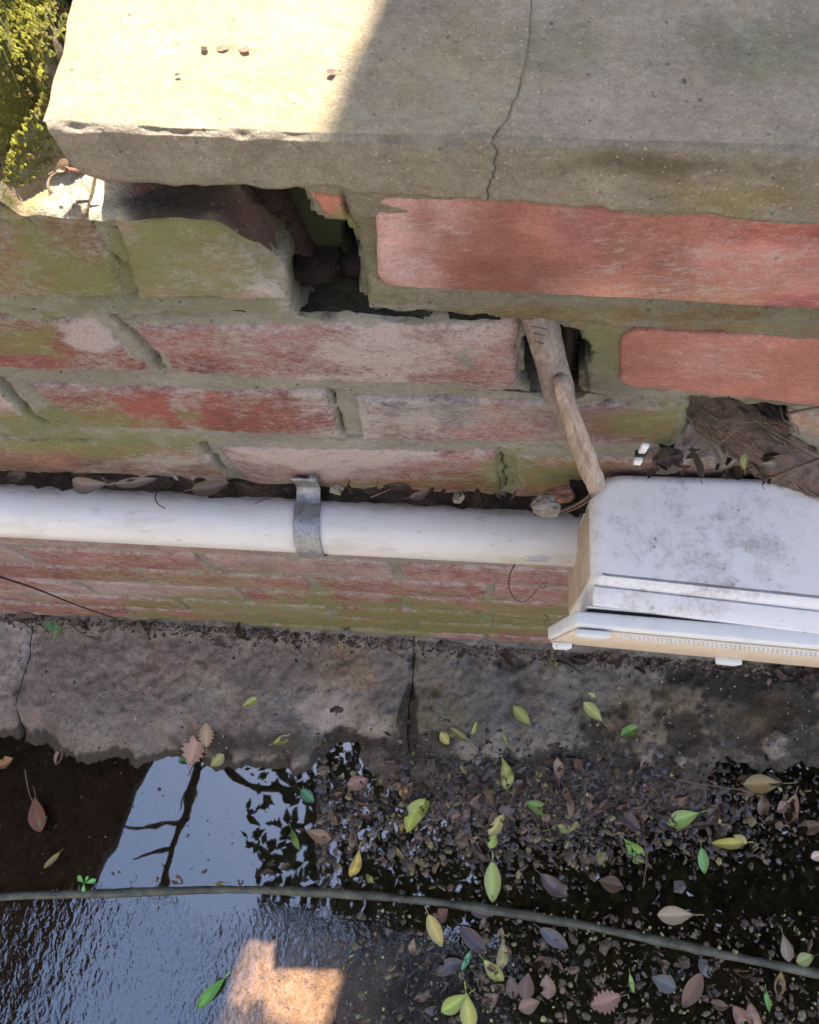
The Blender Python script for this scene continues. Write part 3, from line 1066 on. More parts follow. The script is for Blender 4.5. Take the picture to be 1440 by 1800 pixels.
    mf = splat(Qf, [gy(1240, 290, 260, 26, (.2, .2, .55)), gy(300, 270, 250, 60, (.28, .1, .3)), gy(1070, 330, 60, 30, (.55, .2, .15)), gy(1350, 350, 120, 30, (.3, .5, .2))], (.3, .28, .36), 6, .35)
    mt = np.where(top[:, None], mt, mf)
    ct = ct * np.array([1.03, 1.0, .97])
    mt[:, 1] -= .12
    kk = np.concatenate([K, np.zeros(len(Vv) - len(K))])
    mt[:, 2] = np.where(kk > 0, .45 + .3 * vn(Vv, 90, 71), mt[:, 2])
    return link('slab', Vv, F, M['concrete'], cap, True, ct, mt)


capslab = build_cap()

# fill between the right-hand rubbed bricks and the underside of the cap
def upper_fill():
    xs = np.arange(.128, .60, .0022)
    t = np.linspace(0, 1, 16)
    top = np.interp(xs, *np.array([onY(x, y, 0)[[0, 2]] for x, y in ((550, 318), (640, 324), (900, 340), (1150, 358), (1440, 378), (1700, 396))]).T) + .012
    XX, TT = np.meshgrid(xs, t, indexing='ij')
    ZZ = .0812 + (top[:, None] - .0812) * TT
    Q = np.column_stack([XX.ravel(), ZZ.ravel()])
    P3 = np.column_stack([Q[:, 0], Q[:, 0] * 0, Q[:, 1]])
    Y = -.0036 + fbm(P3, 30, 8, 3) * .0006
    Y = Y + .003 * sst(.09, .0812, Q[:, 1])
    c1 = np.array([onY(x, y)[[0, 2]] for x, y in ((604, 322), (610, 360), (614, 395))])
    for i in range(2):
        p, q = c1[i], c1[i + 1]
        tt = np.clip(((Q - p) @ (q - p)) / ((q - p) @ (q - p)), 0, 1)
        d = np.linalg.norm(Q - p - tt[:, None] * (q - p), axis=1)
        Y = Y + np.exp(-(d / .0009) ** 2) * .004
    V = np.column_stack([Q[:, 0], Y, Q[:, 1]])
    F = np.array(gridfaces(len(xs), 16))
    cen = Q[F].mean(1)
    F = F[~inpoly(cen + vn(np.column_stack([cen, cen[:, 0] * 0]), 120, 41)[:, None] * .0018, H1)]
    used = np.unique(F)
    mp = -np.ones(len(V), int)
    mp[used] = np.arange(len(used))
    Q = Q[used]
    col = splat(Q, TINT, lin(136, 128, 108), 9, .3)
    msk = np.tile([.3, .3, .22], (len(Q), 1))
    o = link('mortar', V[used], mp[F].tolist(), M['smoothmortar'], wall, True, col, msk)
    md = o.modifiers.new('thickness', 'SOLIDIFY')
    md.thickness = .02
    md.offset = -1
    return o


upper_fill()

# ------------------------------------------------------------------ mossy broken mass at the left end of the coping
moss_t = thing('mossy_rubble', (-.02, .08, .08), 'crumbling rubble mound under bright yellow green moss at the left end of the coping', 'mossy rubble')


def moss_mass():
    xs = np.arange(-.22, .046, .0018)
    ys = np.arange(.002, .20, .0018)
    XX, YY = np.meshgrid(xs, ys, indexing='ij')
    Q = np.column_stack([XX.ravel(), YY.ravel()])
    P3 = np.column_stack([Q, Q[:, 0] * 0])
    edge = .034 + fbm(P3 * [0, 1, 0], 40, 2, 3) * .003 - sst(.05, .0, Q[:, 1]) * .044
    d = edge - Q[:, 0]
    hy = .25 + .75 * sst(.0, .05, Q[:, 1])
    Z = .0805 + (sst(-.001, .009, d) * .055 + sst(.012, .05, d) * .05 + sst(.05, .15, d) * .08) * hy
    Z = Z + (fbm(P3, 38, 5, 5) * .010 + vn(P3, 200, 6) * .0016) * sst(-.002, .012, d)
    Z = Z - .03 * np.exp(-((d - .030 - .01 * vn(P3 * [0, 1, 0], 30, 8)) / .008) ** 2)
    Z = np.where(d < -.003, .07, Z)
    V = np.column_stack([Q[:, 0] + vn(P3, 70, 11) * .002, Q[:, 1] + vn(P3, 70, 12) * .002, Z])
    g = vn(P3, 45, 15) * .5 + fbm(P3, 110, 16, 3) * .5
    col = np.where(((g > -.4) & (d > .002))[:, None], lin(112, 112, 40)[None], lin(165, 140, 105)[None])
    msk = np.column_stack([.45 - sst(.008, .02, d) * .4, .1 + d * 0, .25 + .2 * (g < -.3)])
    F = gridfaces(len(xs), len(ys))
    o = link('rubble', V, F, M['mortar'], moss_t, True, col, msk)
    # moss tufts
    sel = np.where((d > .002) & (g > -.3) & (Q[:, 1] > .003) & (Q[:, 0] > -.1))[0]
    sel = RNG.choice(sel, 26000)
    Vt, Ft = [], []
    for i in sel:
        p = V[i] + RNG.normal(0, .0007, 3)
        r = RNG.uniform(.0006, .0015)
        b = len(Vt)
        for q in range(5):
            a = q * 1.2566 + RNG.rand()
            Vt.append((p[0] + r * math.cos(a), p[1] + r * math.sin(a), p[2] + r * RNG.uniform(-.3, .4)))
        Vt.append((p[0] + RNG.normal(0, .0004), p[1] + RNG.normal(0, .0004), p[2] + r * 1.4))
        Ft += [(b + q, b + (q + 1) % 5, b + 5) for q in range(5)]
    m = link('moss', Vt, Ft, M['moss'], moss_t, False)
    m['kind'] = 'stuff'
    return V


moss_mass()

# ------------------------------------------------------------------ pipe, print, clamp
PA, PB = onY(0, 895, -.030), onY(1020, 947, -.030)
pd = (PB - PA)
pd = pd / np.linalg.norm(pd)
p_start, p_end = PA - pd * .35, PB + pd * .05
pipe = thing('drain_pipe', p_start, 'round white plastic waste pipe running along the brick wall into the box', 'pipe')
PR = .025
Vp, Fp = tube([p_start + (p_end - p_start) * t for t in np.linspace(0, 1, 40)], PR, 64)
link('pipe_body', Vp, Fp, M['pvc'], pipe)


def pipept(xpx, ang, off=.0):
    """point on the pipe surface level with photo column xpx; ang 0 = towards -Y, 90 = up"""
    c = PA + pd * ((onY(xpx, 900 + xpx * .05, -.03)[0] - PA[0]) / pd[0])
    up = np.cross(pd, [0, 1, 0])
    up = up / np.linalg.norm(up)
    if up[2] < 0:
        up = -up
    fw = np.array([0, -1.0, 0])
    return c + (fw * math.cos(rad(ang)) + up * math.sin(rad(ang))) * (PR + off)


def print_mark():
    parts = []
    def bar(x0, x1, a0, a1):
        n = max(2, int(abs(x1 - x0) / 6) + 1)
        V = []
        for x in np.linspace(x0, x1, n):
            V.append(pipept(x, a0, .0002))
            V.append(pipept(x, a1, .0002))
        parts.append((V, gridfaces(n, 2)))
    x0, x1, a0, a1 = 921, 964, 14, 30
    bar(x0, x1, a0, a0 + 1.2)
    bar(x0, x1, a1, a1 + 1.2)
    bar(x0, x0 + 1.2, a0, a1)
    bar(x1 - 1.2, x1, a0, a1)
    rg = random.Random(3)
    for row in (17, 23):
        x = x0 + 5
        while x < x1 - 5:
            w = rg.choice([1.2, 2.2, 3])
            bar(x, x + w, row, row + rg.choice([3.6, 4.4]))
            x += w + 1.2
    for s in ((1007, 1010, 12, 13.5), (1009, 1010.2, 13, 16), (1007, 1010, 16, 17), (1012, 1015, 12, 13.5), (1014, 1015.2, 13, 16), (1012, 1015, 16, 17)):
        bar(*s)
    V, F = join(parts)
    link('printed_stamp', V, F, M['ink'], pipe, False)['kind'] = 'stuff'


print_mark()

clamp = thing('pipe_clamp', onY(552, 845, -.002), 'galvanised metal strap clamp holding the white pipe to the wall', 'clamp')


def build_clamp():
    c0 = PA + pd * ((onY(556, 925, -.03)[0] - PA[0]) / pd[0])
    w = .0105
    prof = []
    ztab = onY(552, 833, 0)[2]
    for z in np.linspace(ztab, c0[2] + PR + .004, 6):
        prof.append((-.0045 - .002 * (z - ztab) / (c0[2] - ztab), z, 0))
    for a in np.linspace(118, -75, 40):
        r = PR + .0016
        prof.append((c0[1] - r * math.cos(rad(a)), c0[2] + r * math.sin(rad(a)), 1))
    prof += [(-.003, c0[2] - PR - .004, 0), (-.003, c0[2] - PR - .02, 0)]
    lanes = [-1, -.92, -.45, -.25, 0, .25, .45, .92, 1]
    hs = [0.0006, 0, 0, .0002, .0009, .0002, 0, 0, .0006]
    V = []
    for i, (y, z, q) in enumerate(prof):
        sl = (i / len(prof)) * .004
        wd = w * (1.08 - .1 * math.sin(min(i / 8, 1) * math.pi))
        for l, h in zip(lanes, hs):
            if i > 30:
                hh = h * 1.6
            else:
                hh = h * .2
            d = np.array([y - c0[1], z - c0[2]])
            d = d / np.linalg.norm(d) if q else np.array([-1, 0])
            V.append((c0[0] - .004 + sl + l * wd, y + d[0] * hh, z + d[1] * hh))
    V = [Vector(v) for v in V]
    o = link('strap', V, gridfaces(len(prof), len(lanes)), M['zinc'], clamp)
    md = o.modifiers.new('thickness', 'SOLIDIFY')
    md.thickness = .0012
    md.offset = 0
    # screw head
    s = onY(550, 840, -.006)
    parts = []
    V, F = tube([(s[0], -.0045, s[2]), (s[0], -.0085, s[2]), (s[0], -.0095, s[2])], [.0036, .0036, .002], 16)
    o2 = link('screw_head', V, F, M['zinc'], clamp)


build_clamp()

# ------------------------------------------------------------------ white junction box
BX = thing('junction_box', (.45, -.06, -.335), 'dirty white plastic wall box with slightly open lid at the end of the pipe', 'box')


def plan(x0, x1, y0, y1, rb, rf, n=10):
    """rounded outline, counter clockwise from front left; rb back radius, rf front radius"""
    P = []
    for cx, cy, r, a0 in ((x0 + rf, y1 + rf, rf, 180), (x1 - rf, y1 + rf, rf, 270), (x1 - rb, y0 - rb, rb, 0), (x0 + rb, y0 - rb, rb, 90)):
        for k in range(n + 1):
            a = rad(a0 + 90 * k / n)
            P.append((cx + r * math.cos(a), cy + r * math.sin(a)))
    return P


def shell(outline, z0, z1, r, taper=0.0, n=7, cx=None):
    """vertical prism with filleted upper edge and closed, gently crowned top"""
    O = np.array(outline)
    c = O.mean(0)
    # inward normals
    m = len(O)
    T = np.roll(O, -1, 0) - np.roll(O, 1, 0)
    N = np.column_stack([-T[:, 1], T[:, 0]])
    N = N / np.maximum(np.linalg.norm(N, axis=1)[:, None], 1e-9)
    rows = []
    for t in np.linspace(0, 1, 6):
        rows.append((z0 + (z1 - r - z0) * t, -taper * (1 - t)))
    for k in range(1, n + 1):
        a = math.pi / 2 * k / n
        rows.append((z1 - r + r * math.sin(a), r * (1 - math.cos(a))))
    V = []
    for z, ins in rows:
        for p, nn in zip(O, N):
            V.append((p[0] + nn[0] * ins, p[1] + nn[1] * ins, z))
    F = []
    R = len(rows)
    for i in range(R - 1):
        for j in range(m):
            k = (j + 1) % m
            F.append((i * m + j, i * m + k, (i + 1) * m + k, (i + 1) * m + j))
    F.append(tuple((R - 1) * m + j for j in range(m)))
    return V, F


ZT = -.200
V, F = shell(plan(.2975, .64, -.004, -.0935, .026, .007), -.336, ZT, .009, 0, 9)
body = link('body', V, F, M['box'], BX)
# the left end of the box has a brown side panel: thin skin standing 0.3 mm proud
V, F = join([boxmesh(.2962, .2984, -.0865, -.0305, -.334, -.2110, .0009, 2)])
link('brown_side', V, F, M['boxside'], BX)
def rimwarp(co):
    if co.z > -.24 and co.y < -.1:
        co.z -= .0035
    return co


V, F = boxmesh(.2985, .64, -.1078, -.0938, -.275, -.2035, .0016, 3, rimwarp)
link('front_rim', V, F, M['box'], BX)
V, F = boxmesh(.2945, .64, -.1092, -.1080, -.272, -.2078, .0005, 2)
link('rim_lip', V, F, M['lid'], BX)
V, F = boxmesh(.2960, .64, -.1130, -.1094, -.270, -.2115, 0)
link('gap_shade', V, F, M['near_black'], BX)  # black strip stands in for the shade in the gap behind the lid


def lidwarp(co):
    t = (co.x - .285) / .3
    co.y += -.0014 + .0018 * min(max(t, 0), 1.2)
    if co.x < .3:
        if co.z < -.25:
            co.x -= .014
    return co


V, F = boxmesh(.2860, .64, -.1220, -.1108, -.272, -.2075, .0024, 4, lidwarp)
lid = link('lid', V, F, M['lid'], BX)
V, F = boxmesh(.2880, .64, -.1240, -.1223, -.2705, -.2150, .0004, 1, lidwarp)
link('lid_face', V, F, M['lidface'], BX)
for xx, w, zt, zb, nm in ((.299, .018, -.209, -.222, 'hinge_lug'), (.283, .011, -.264, -.275, 'hinge_lug'), (.410, .014, -.264, -.275, 'hinge_lug')):
    def wp(co, xx=xx, w=w, zt=zt, zb=zb):
        if co.z < (zt + zb) / 2:
            co.x = xx + (co.x - xx) * .7
        t = (xx - .285) / .3
        co.y += -.0014 + .0018 * min(max(t, 0), 1.2)
        return co
    V, F = boxmesh(xx - w / 1.4, xx + w / 1.4, -.1290, -.1242, zb, zt, .001, 2, wp)
    link(nm, V, F, M['lid'], BX)
parts = []
for r_ in range(2):
    for i in range(95):
        x = .318 + i * .0032 + r_ * .0016
        t = (x - .285) / .3
        y = -.1250 + (-.0014 + .0018 * min(max(t, 0), 1.2))
        parts.append(boxmesh(x, x + .0019, y - .0008, y + .0012, -.2195 - r_ * .0055, -.2170 - r_ * .0055))
V, F = join(parts)
o = link('grip_ribs', V, F, M['lid'], BX, False)
o['kind'] = 'stuff'

for ch in BX.children:
    for v in ch.data.vertices:
        dx = v.co.x - .3
        v.co.y = v.co.y * (1 + (.8 if ch.name.split('.')[0] in ('body', 'front_rim', 'brown_side') else .42) * max(dx, 0)) - .012 * dx
        v.co.z += .05 * dx

# ------------------------------------------------------------------ the broken branch
stick = thing('broken_branch', onY(1040, 845, -.03), 'grey broken branch leaning out of the square hole in the wall', 'branch')


def build_stick():
    P = [(945, 545, .004), (958, 590, -.004), (972, 645, -.010), (986, 700, -.016), (1000, 745, -.022)]
    pts = spline([onY(a, b, c) for a, b, c in P], 8)
    n = 24
    R = np.linspace(.0092, .0088, len(pts))
    V, F = tube(pts, R, n)
    V = np.array([tuple(v) for v in V])
    V = V + (fbm(V, 60, 3, 4) * .0008)[:, None]
    a = link('bark', V, F, M['bark'], stick)
    # stripped wood tongue that carries on below the bark
    P = [(985, 664, -.0215), (996, 705, -.026), (1012, 755, -.030), (1030, 805, -.035), (1044, 848, -.040)]
    pts = spline([onY(x, y, c) for x, y, c in P], 8)
    R = np.interp(np.linspace(0, 1, len(pts)), [0, .06, .3, .6, .9, 1], [.0025, .0058, .0078, .0094, .0098, .0088])
    V, F = tube(pts, R, 22, flat=.7)
    V = np.array([tuple(v) for v in V])
    m_ = 22
    ax = np.array(pts)
    VV = V.reshape(len(pts), m_, 3)
    th = np.arange(m_) * 6.283 / m_
    uu = np.arange(len(pts)) / 8
    U_, T_ = np.meshgrid(uu, th, indexing='ij')
    rdg = fbm(np.column_stack([np.cos(T_).ravel() * 1.5, np.sin(T_).ravel() * 1.5, U_.ravel() * .22]), 2.4, 5, 4, .7).reshape(len(pts), m_)
    sq = 1 / np.maximum(np.abs(np.cos(T_)), np.abs(np.sin(T_))) ** .55
    VV = ax[:, None] + (VV - ax[:, None]) * (.94 * sq * (1 + .20 * rdg))[:, :, None]
    V = VV.reshape(-1, 3)
    link('bare_wood', V, F, M['wood'], stick)
    for x0, y0, x1, y1 in ((934, 573, 962, 579), (937, 585, 958, 590), (941, 600, 956, 604)):
        pp = [onY(x0 + (x1 - x0) * t, y0 + (y1 - y0) * t, -.0128 - .0022 * math.sin(t * 3.14)) for t in np.linspace(0, 1, 6)]
        V, F = tube(pp, .00025, 4)
        link('bark_crack', V, F, M['thread'], stick)


build_stick()

# ------------------------------------------------------------------ thick fibrous root in the low hole
root = thing('thick_root', onY(1300, 780, .0), 'thick fibrous brown tree root pushing through the hole above the box', 'root')


def build_root():
    P = [(1180, 650, .060), (1235, 700, .045), (1290, 738, .032), (1350, 778, .018), (1420, 822, .004), (1500, 870, -.008), (1600, 930, -.02)]
    pts = spline([onY(a, b, c) for a, b, c in P], 12)
    n = 56
    V, F = tube(pts, np.linspace(.019, .030, len(pts)), n)
    V = np.array([tuple(v) for v in V]).reshape(len(pts), n, 3)
    c = np.array(pts)[:, None, :]
    d = V - c
    u = np.linspace(0, len(pts) * .05, len(pts))[:, None] * np.ones((1, n))
    th = np.arange(n)[None] * 6.283 / n * np.ones((len(pts), 1))
    NN = fbm(np.column_stack([u.ravel() * .25, np.cos(th + u * .5).ravel() * 1.2, np.sin(th + u * .5).ravel() * 1.2]), 6, 6, 5, .7).reshape(len(pts), n) + .4 * fbm(np.column_stack([u.ravel() * 2, np.cos(th).ravel(), np.sin(th).ravel()]), 2, 9, 3).reshape(len(pts), n)
    V = c + d * (1 + .12 * NN)[:, :, None]
    link('root_body', V.reshape(-1, 3), F, M['root'], root)
    rg = random.Random(8)
    parts = []
    Vf = V
    for i in range(190):
        a = rg.randrange(len(pts) - 14)
        k = rg.randrange(n)
        q = []
        kk = k
        for s in range(0, 12, 2):
            q.append(c[a + s, 0] + (Vf[a + s, int(kk) % n] - c[a + s, 0]) * (1.02 + .03 * rg.random()))
            kk += rg.choice([-1, 0, 0, 1]) * .8
        parts.append(tube(q, rg.choice([.0002, .0003, .0005]), 4, cap=False))
    V2, F2 = join(parts)
    o = link('root_fibres', V2, F2, M['fibre'], root)
    o['kind'] = 'stuff'


build_root()


def rootlet(pix, r, label, mat='twig', name='rootlet', group=None, Y=None, n=5, m=6, cat='rootlet'):
    pts = [onY(*p) for p in pix]
    pts = spline(pts, m)
    V, F = tube(pts, [r * (1 - .5 * i / len(pts)) for i in range(len(pts))], n)
    o = link(name, V, F, M[mat])
    tag(o, label, cat, group)
    return o


rootlet([(1265, 755, -.004), (1300, 742, -.006), (1350, 742, -.006), (1380, 748, -.012), (1400, 760, -.012)], .0006, 'thin pale rootlet crossing the thick root near its top')
rootlet([(1385, 728, -.004), (1405, 722, -.008), (1440, 716, -.008)], .0013, 'pale rootlet along the mortar above the broken brick end at right')
rootlet([(1388, 765, -.006), (1415, 790, -.012), (1445, 805, -.012)], .0013, 'curved grey rootlet right of the thick root')
rootlet([(1372, 715, .0), (1378, 738, -.012), (1400, 748, -.014), (1404, 765, -.006)], .0007, 'hooked wiry rootlet below the mortar edge at right')
rootlet([(1268, 770, -.003), (1300, 745, -.008)], .0006, 'short straight pale rootlet lying across the root')
rootlet([(1300, 748, -.02), (1270, 775, -.016), (1225, 800, -.012)], .0008, 'slanting rootlet at the dark left side of the thick root')
rootlet([(1440, 808, -.03), (1400, 822, -.034), (1360, 838, -.034), (1330, 835, -.03)], .0016, 'bare forked twig resting above the white box at right', name='twig', cat='twig')
# dangling hair roots on the lower wall
rootlet([(905, 992, -.02), (896, 1012, -.022), (896, 1035, -.022), (906, 1054, -.02), (922, 1058, -.02), (938, 1044, -.018), (948, 1032, -.016), (956, 1034, -.016), (962, 1024, -.014), (952, 1026, -.014)], .0007, 'dark thread-like root hanging in a loop below the printed pipe', 'thread', m=5)
rootlet([(958, 1080, -.02), (964, 1090, -.02), (956, 1092, -.02), (960, 1102, -.018)], .0006, 'tiny dark curled rootlet left of the lid corner', 'thread')
rootlet([(278, 862, -.05), (273, 874, -.054), (278, 886, -.054), (290, 894, -.052)], .0007, 'small dark hooked stalk lying on the white pipe', 'thread', name='leaf_stalk', cat='stalk')
rootlet([(-20, 1008, -.02), (60, 1034, -.03), (130, 1062, -.04), (205, 1088, -.05)], .0016, 'long thin dark stem leaning on the lower wall at left', 'thread', name='stem', cat='stem')
rootlet([(448, 886, -.05), (470, 876, -.05), (500, 872, -.05)], .0003, 'fine dark fibre on the pipe left of the clamp', 'thread', name='fibre', cat='fibre')
rootlet([(652, 874, -.022), (672, 866, -.022), (690, 858, -.02)], .0006, 'straw-coloured dry stalk in the gap behind the pipe', 'twig', name='leaf_stalk', cat='stalk')
rootlet([(940, 905, -.03), (985, 898, -.03), (1025, 880, -.035), (1060, 846, -.04), (1075, 838, -.042)], .0015, 'bent brown stem reaching from the stones up to the box corner', 'twig', name='stem', cat='stem')
rootlet([(990, 902, -.028), (1020, 890, -.034), (1048, 868, -.038), (1062, 850, -.04)], .0009, 'thinner brown stem beside the bent one at the box corner', 'twig', name='stem', cat='stem')


# ------------------------------------------------------------------ leaves
def leaf_mesh(name, W=.46, tipx=.55, curl=.12, cup=.10, ser=0, mat='leafwet', seed=0, nl=14, nw=6, stalk=True, bend=0.0, crumple=0.0, tear=0.0):
    rg = random.Random(seed)
    V, K = [], []
    for i in range(nl + 1):
        t = i / nl
        w = W * .5 * (math.sin(math.pi * t ** (math.log(.5) / math.log(tipx))) ** .75 if 0 < t < 1 else 0.0)
        if ser and 0 < i < nl:
            w *= 1 + ser * (1 if i % 2 else -1)
        for j in range(-nw // 2, nw // 2 + 1):
            u = j / (nw / 2)
            x = w * u
            z = cup * abs(u) ** 1.5 * w * 2 + curl * math.sin(t * math.pi * .9 + seed) * .5 - .03 * (abs(u) < .2) + rg.uniform(-.012, .012)
            if tear and u > .3 and abs(t - .6) < tear:
                x *= .55
            z += crumple * float(fbm(np.array([[x, t, seed * 1.7]]), 3.3, seed, 4, .6)[0])
            xb = x + bend * math.sin(t * math.pi)
            V.append((xb, t - .5, z + .02))
            K.append((1.0 if j == 0 else 0.0, abs(u), 0))
    m = nw // 2 * 2 + 1
    F = gridfaces(nl + 1, m)
    if stalk:
        b = len(V)
        for (y, z) in ((-.5, .01), (-.62, .03), (-.74, .07)):
            V += [(-.013, y, z), (.013, y, z), (0, y, z + .02)]
            K += [(1, 0, 0)] * 3
        for q in range(2):
            for r_ in range(3):
                a, c = b + q * 3 + r_, b + q * 3 + (r_ + 1) % 3
                F.append((a, c, c + 3, a + 3))
    me = bpy.data.meshes.new(name)
    me.from_pydata(V, [], F)
    me.update()
    me.polygons.foreach_set('use_smooth', [True] * len(me.polygons))
    me.materials.append(M[mat])
    a = me.color_attributes.new('msk', 'FLOAT_COLOR', 'POINT')
    a.data.foreach_set('color', np.hstack([np.array(K, float), np.ones((len(K), 1))]).astype(np.float32).ravel())
    return me


LM = {
    'obov': leaf_mesh('leaf', .48, .62, .08, .10, seed=1),
    'ovate': leaf_mesh('leaf', .44, .48, .10, .16, seed=2),
    'curl': leaf_mesh('leaf', .46, .55, .34, .35, seed=3),
    'narrow': leaf_mesh('leaf', .28, .5, .15, .2, seed=4),
    'round': leaf_mesh('leaf', .66, .58, .06, .06, seed=5, stalk=False),
    'serr': leaf_mesh('leaf', .62, .5, .08, .10, ser=.2, seed=6),
    'drycurl': leaf_mesh('leaf', .40, .5, .45, .7, mat='leafdry', seed=7),
    'drynarrow': leaf_mesh('leaf', .25, .5, .25, .8, mat='leafdry', seed=8),
    'dryflat': leaf_mesh('leaf', .5, .55, .18, .25, mat='leafdry', seed=9, crumple=.10),
}
ALT = {'obov': [], 'ovate': [], 'curl': [], 'round': [], 'narrow': [], 'drycurl': [], 'drynarrow': [], 'dryflat': []}
_r = random.Random(77)
for i_ in range(4):
    ALT['obov'].append(leaf_mesh('leaf', _r.uniform(.4, .55), _r.uniform(.56, .66), _r.uniform(.05, .25), _r.uniform(.05, .3), seed=20 + i_, bend=_r.uniform(-.1, .1), crumple=.07, tear=_r.choice([0, 0, .08])))
    ALT['ovate'].append(leaf_mesh('leaf', _r.uniform(.36, .5), _r.uniform(.42, .52), _r.uniform(.05, .3), _r.uniform(.1, .4), seed=30 + i_, bend=_r.uniform(-.14, .14), crumple=.07, tear=_r.choice([0, .06])))
    ALT['curl'].append(leaf_mesh('leaf', _r.uniform(.36, .55), .55, _r.uniform(.3, .6), _r.uniform(.3, .8), seed=40 + i_, bend=_r.uniform(-.2, .2), crumple=.14, tear=_r.choice([0, .12])))
    ALT['round'].append(leaf_mesh('leaf', _r.uniform(.55, .75), .56, _r.uniform(.05, .2), _r.uniform(.05, .3), seed=50 + i_, stalk=False, crumple=.08, tear=_r.choice([0, .1])))
    ALT['narrow'].append(leaf_mesh('leaf', _r.uniform(.2, .32), .5, _r.uniform(.1, .4), _r.uniform(.1, .5), seed=60 + i_, bend=_r.uniform(-.2, .2), crumple=.06))
    ALT['drycurl'].append(leaf_mesh('leaf', _r.uniform(.3, .45), .5, _r.uniform(.3, .6), _r.uniform(.6, 1.0), mat='leafdry', seed=70 + i_, bend=_r.uniform(-.15, .15), crumple=.16, tear=_r.choice([0, .1])))
    ALT['drynarrow'].append(leaf_mesh('leaf', _r.uniform(.18, .3), .5, _r.uniform(.2, .5), _r.uniform(.5, 1.0), mat='leafdry', seed=80 + i_, bend=_r.uniform(-.25, .25), crumple=.12))
    ALT['dryflat'].append(leaf_mesh('leaf', _r.uniform(.4, .55), .55, _r.uniform(.1, .3), _r.uniform(.2, .5), mat='leafdry', seed=90 + i_, bend=_r.uniform(-.1, .1), crumple=.16, tear=_r.choice([0, .12])))
_pick = random.Random(5)
YG, GR, YE, OL = lin(178, 190, 88), lin(110, 160, 66), lin(208, 192, 78), lin(146, 140, 76)
TAN, BR, DB, PU, PB_ = lin(176, 148, 116), lin(120, 86, 68), lin(70, 54, 46), lin(84, 78, 92), lin(168, 128, 112)
TEAL = lin(60, 150, 104)


def put_leaf(kind, loc, L, ang, colr, label, nrm=(0, 0, 1), tilt=None, group=None, name='fallen_leaf', cat='leaf'):
    me = _pick.choice(ALT[kind]) if kind in ALT and (group or _pick.random() < .3) else LM[kind]
    o = bpy.data.objects.new(name, me)
    COL.objects.link(o)
    o.location = tuple(map(float, loc))
    q = Vector(nrm).to_track_quat('Z', 'Y')
    base = Vector((0, 1, 0))
    m = q.to_matrix() @ Matrix.Rotation(rad(ang - 90), 3, 'Z')
    if tilt:
        m = m @ Euler((rad(tilt[0]), rad(tilt[1]), 0)).to_matrix()
    o.rotation_euler = m.to_euler()
    o.scale = (L, L, L)
    o.color = (float(colr[0]), float(colr[1]), float(colr[2]), 1)
    tag(o, label, cat, group)
    return o


CN = {0: 'plum', 1: 'chestnut', 2: 'dark brown', 3: 'tan', 4: 'slate blue', 5: 'dusky pink', 6: 'olive grey', 7: 'sandy'}
SHN = {'obov': 'spoon-shaped', 'ovate': 'pointed', 'curl': 'curled', 'round': 'oval', 'narrow': 'narrow', 'drynarrow': 'narrow', 'drycurl': 'curled', 'dryflat': 'flat'}
MARKS = [(709, 1391, 'the pure yellow leaf'), (735, 1434, 'the largest bright leaf'), (886, 1360, 'the long brown-tipped leaf'), (948, 1420, 'the level green leaf'), (874, 1448, 'the pale yellow leaf'),
         (1113, 1445, 'the big red brown leaf'), (1200, 1438, 'the fresh green leaf'), (1340, 1378, 'the wide olive leaf'), (1390, 1422, 'the pinkish tan leaf'), (624, 1516, 'the brown-rimmed yellow leaf'),
         (866, 1550, 'the upright light green leaf'), (1278, 1481, 'the slender yellow leaf'), (988, 1453, 'the tan-tipped green leaf'), (1000, 1370, 'the kerb edge middle'), (630, 1376, 'the pinkish leaf by the kerb'),
         (765, 1635, 'the yellow leaf under the hose'), (832, 1652, 'the dark purple leaf'), (800, 1762, 'the bottom green pair'), (925, 1733, 'the oval leaf cluster'), (974, 1649, 'the blue grey leaf'),
         (1064, 1759, 'the crumpled pinkish leaf'), (1216, 1740, 'the brown stalked leaf'), (1380, 1665, 'the tan upright leaf'), (1112, 1496, 'the torn green leaf'), (1187, 1608, 'the lone tan leaf'), (1303, 1788, 'the brown round leaf')]
USED = set()


def sidelabel(first, x, y, tail, marks=None):
    ms = sorted(marks or MARKS, key=lambda m: (m[0] - x) ** 2 + (m[1] - y) ** 2)[:4]
    cand = []
    for mx_, my_, nm in ms:
        dx, dy = x - mx_, y - my_
        side = ('right of' if dx > 0 else 'left of') if abs(dx) > abs(dy) else ('below' if dy > 0 else 'above')
        cand.append('%s %s %s%s' % (first, side, nm, tail))
        cand.append('%s just %s %s%s' % (first, side, nm, tail))
    for c_ in cand:
        if c_ not in USED and len(c_.split()) <= 16:
            USED.add(c_)
            return c_
    return cand[0]


GAPM = [(555, 850, 'the metal clamp'), (280, 875, 'the hooked stalk'), (160, 848, 'the folded pale leaf'), (240, 846, 'the slender pale leaf'), (372, 854, 'the greyish curled leaf'), (680, 865, 'the straw stalk'), (806, 874, 'the small grey pebble'), (958, 889, 'the squarish stone')]
HEAPM = [(1133, 785, 'the white tag'), (1310, 812, 'the yellow green sprout'), (1258, 797, 'the pale grey curled leaf'), (1358, 824, 'the slim pale leaf'), (1172, 812, 'the dark flat stone'), (1420, 822, 'the forked twig')]
FOOTM = [(980, 1125, 'the lid corner'), (720, 1130, 'the kerb joint'), (205, 1088, 'the leaning stem'), (975, 1168, 'the olive brown leaf'), (95, 1100, 'the dark green leaf'), (820, 1140, 'the pale twig'), (1340, 1165, 'the right lid lug'), (430, 1110, 'the left kerb block middle')]


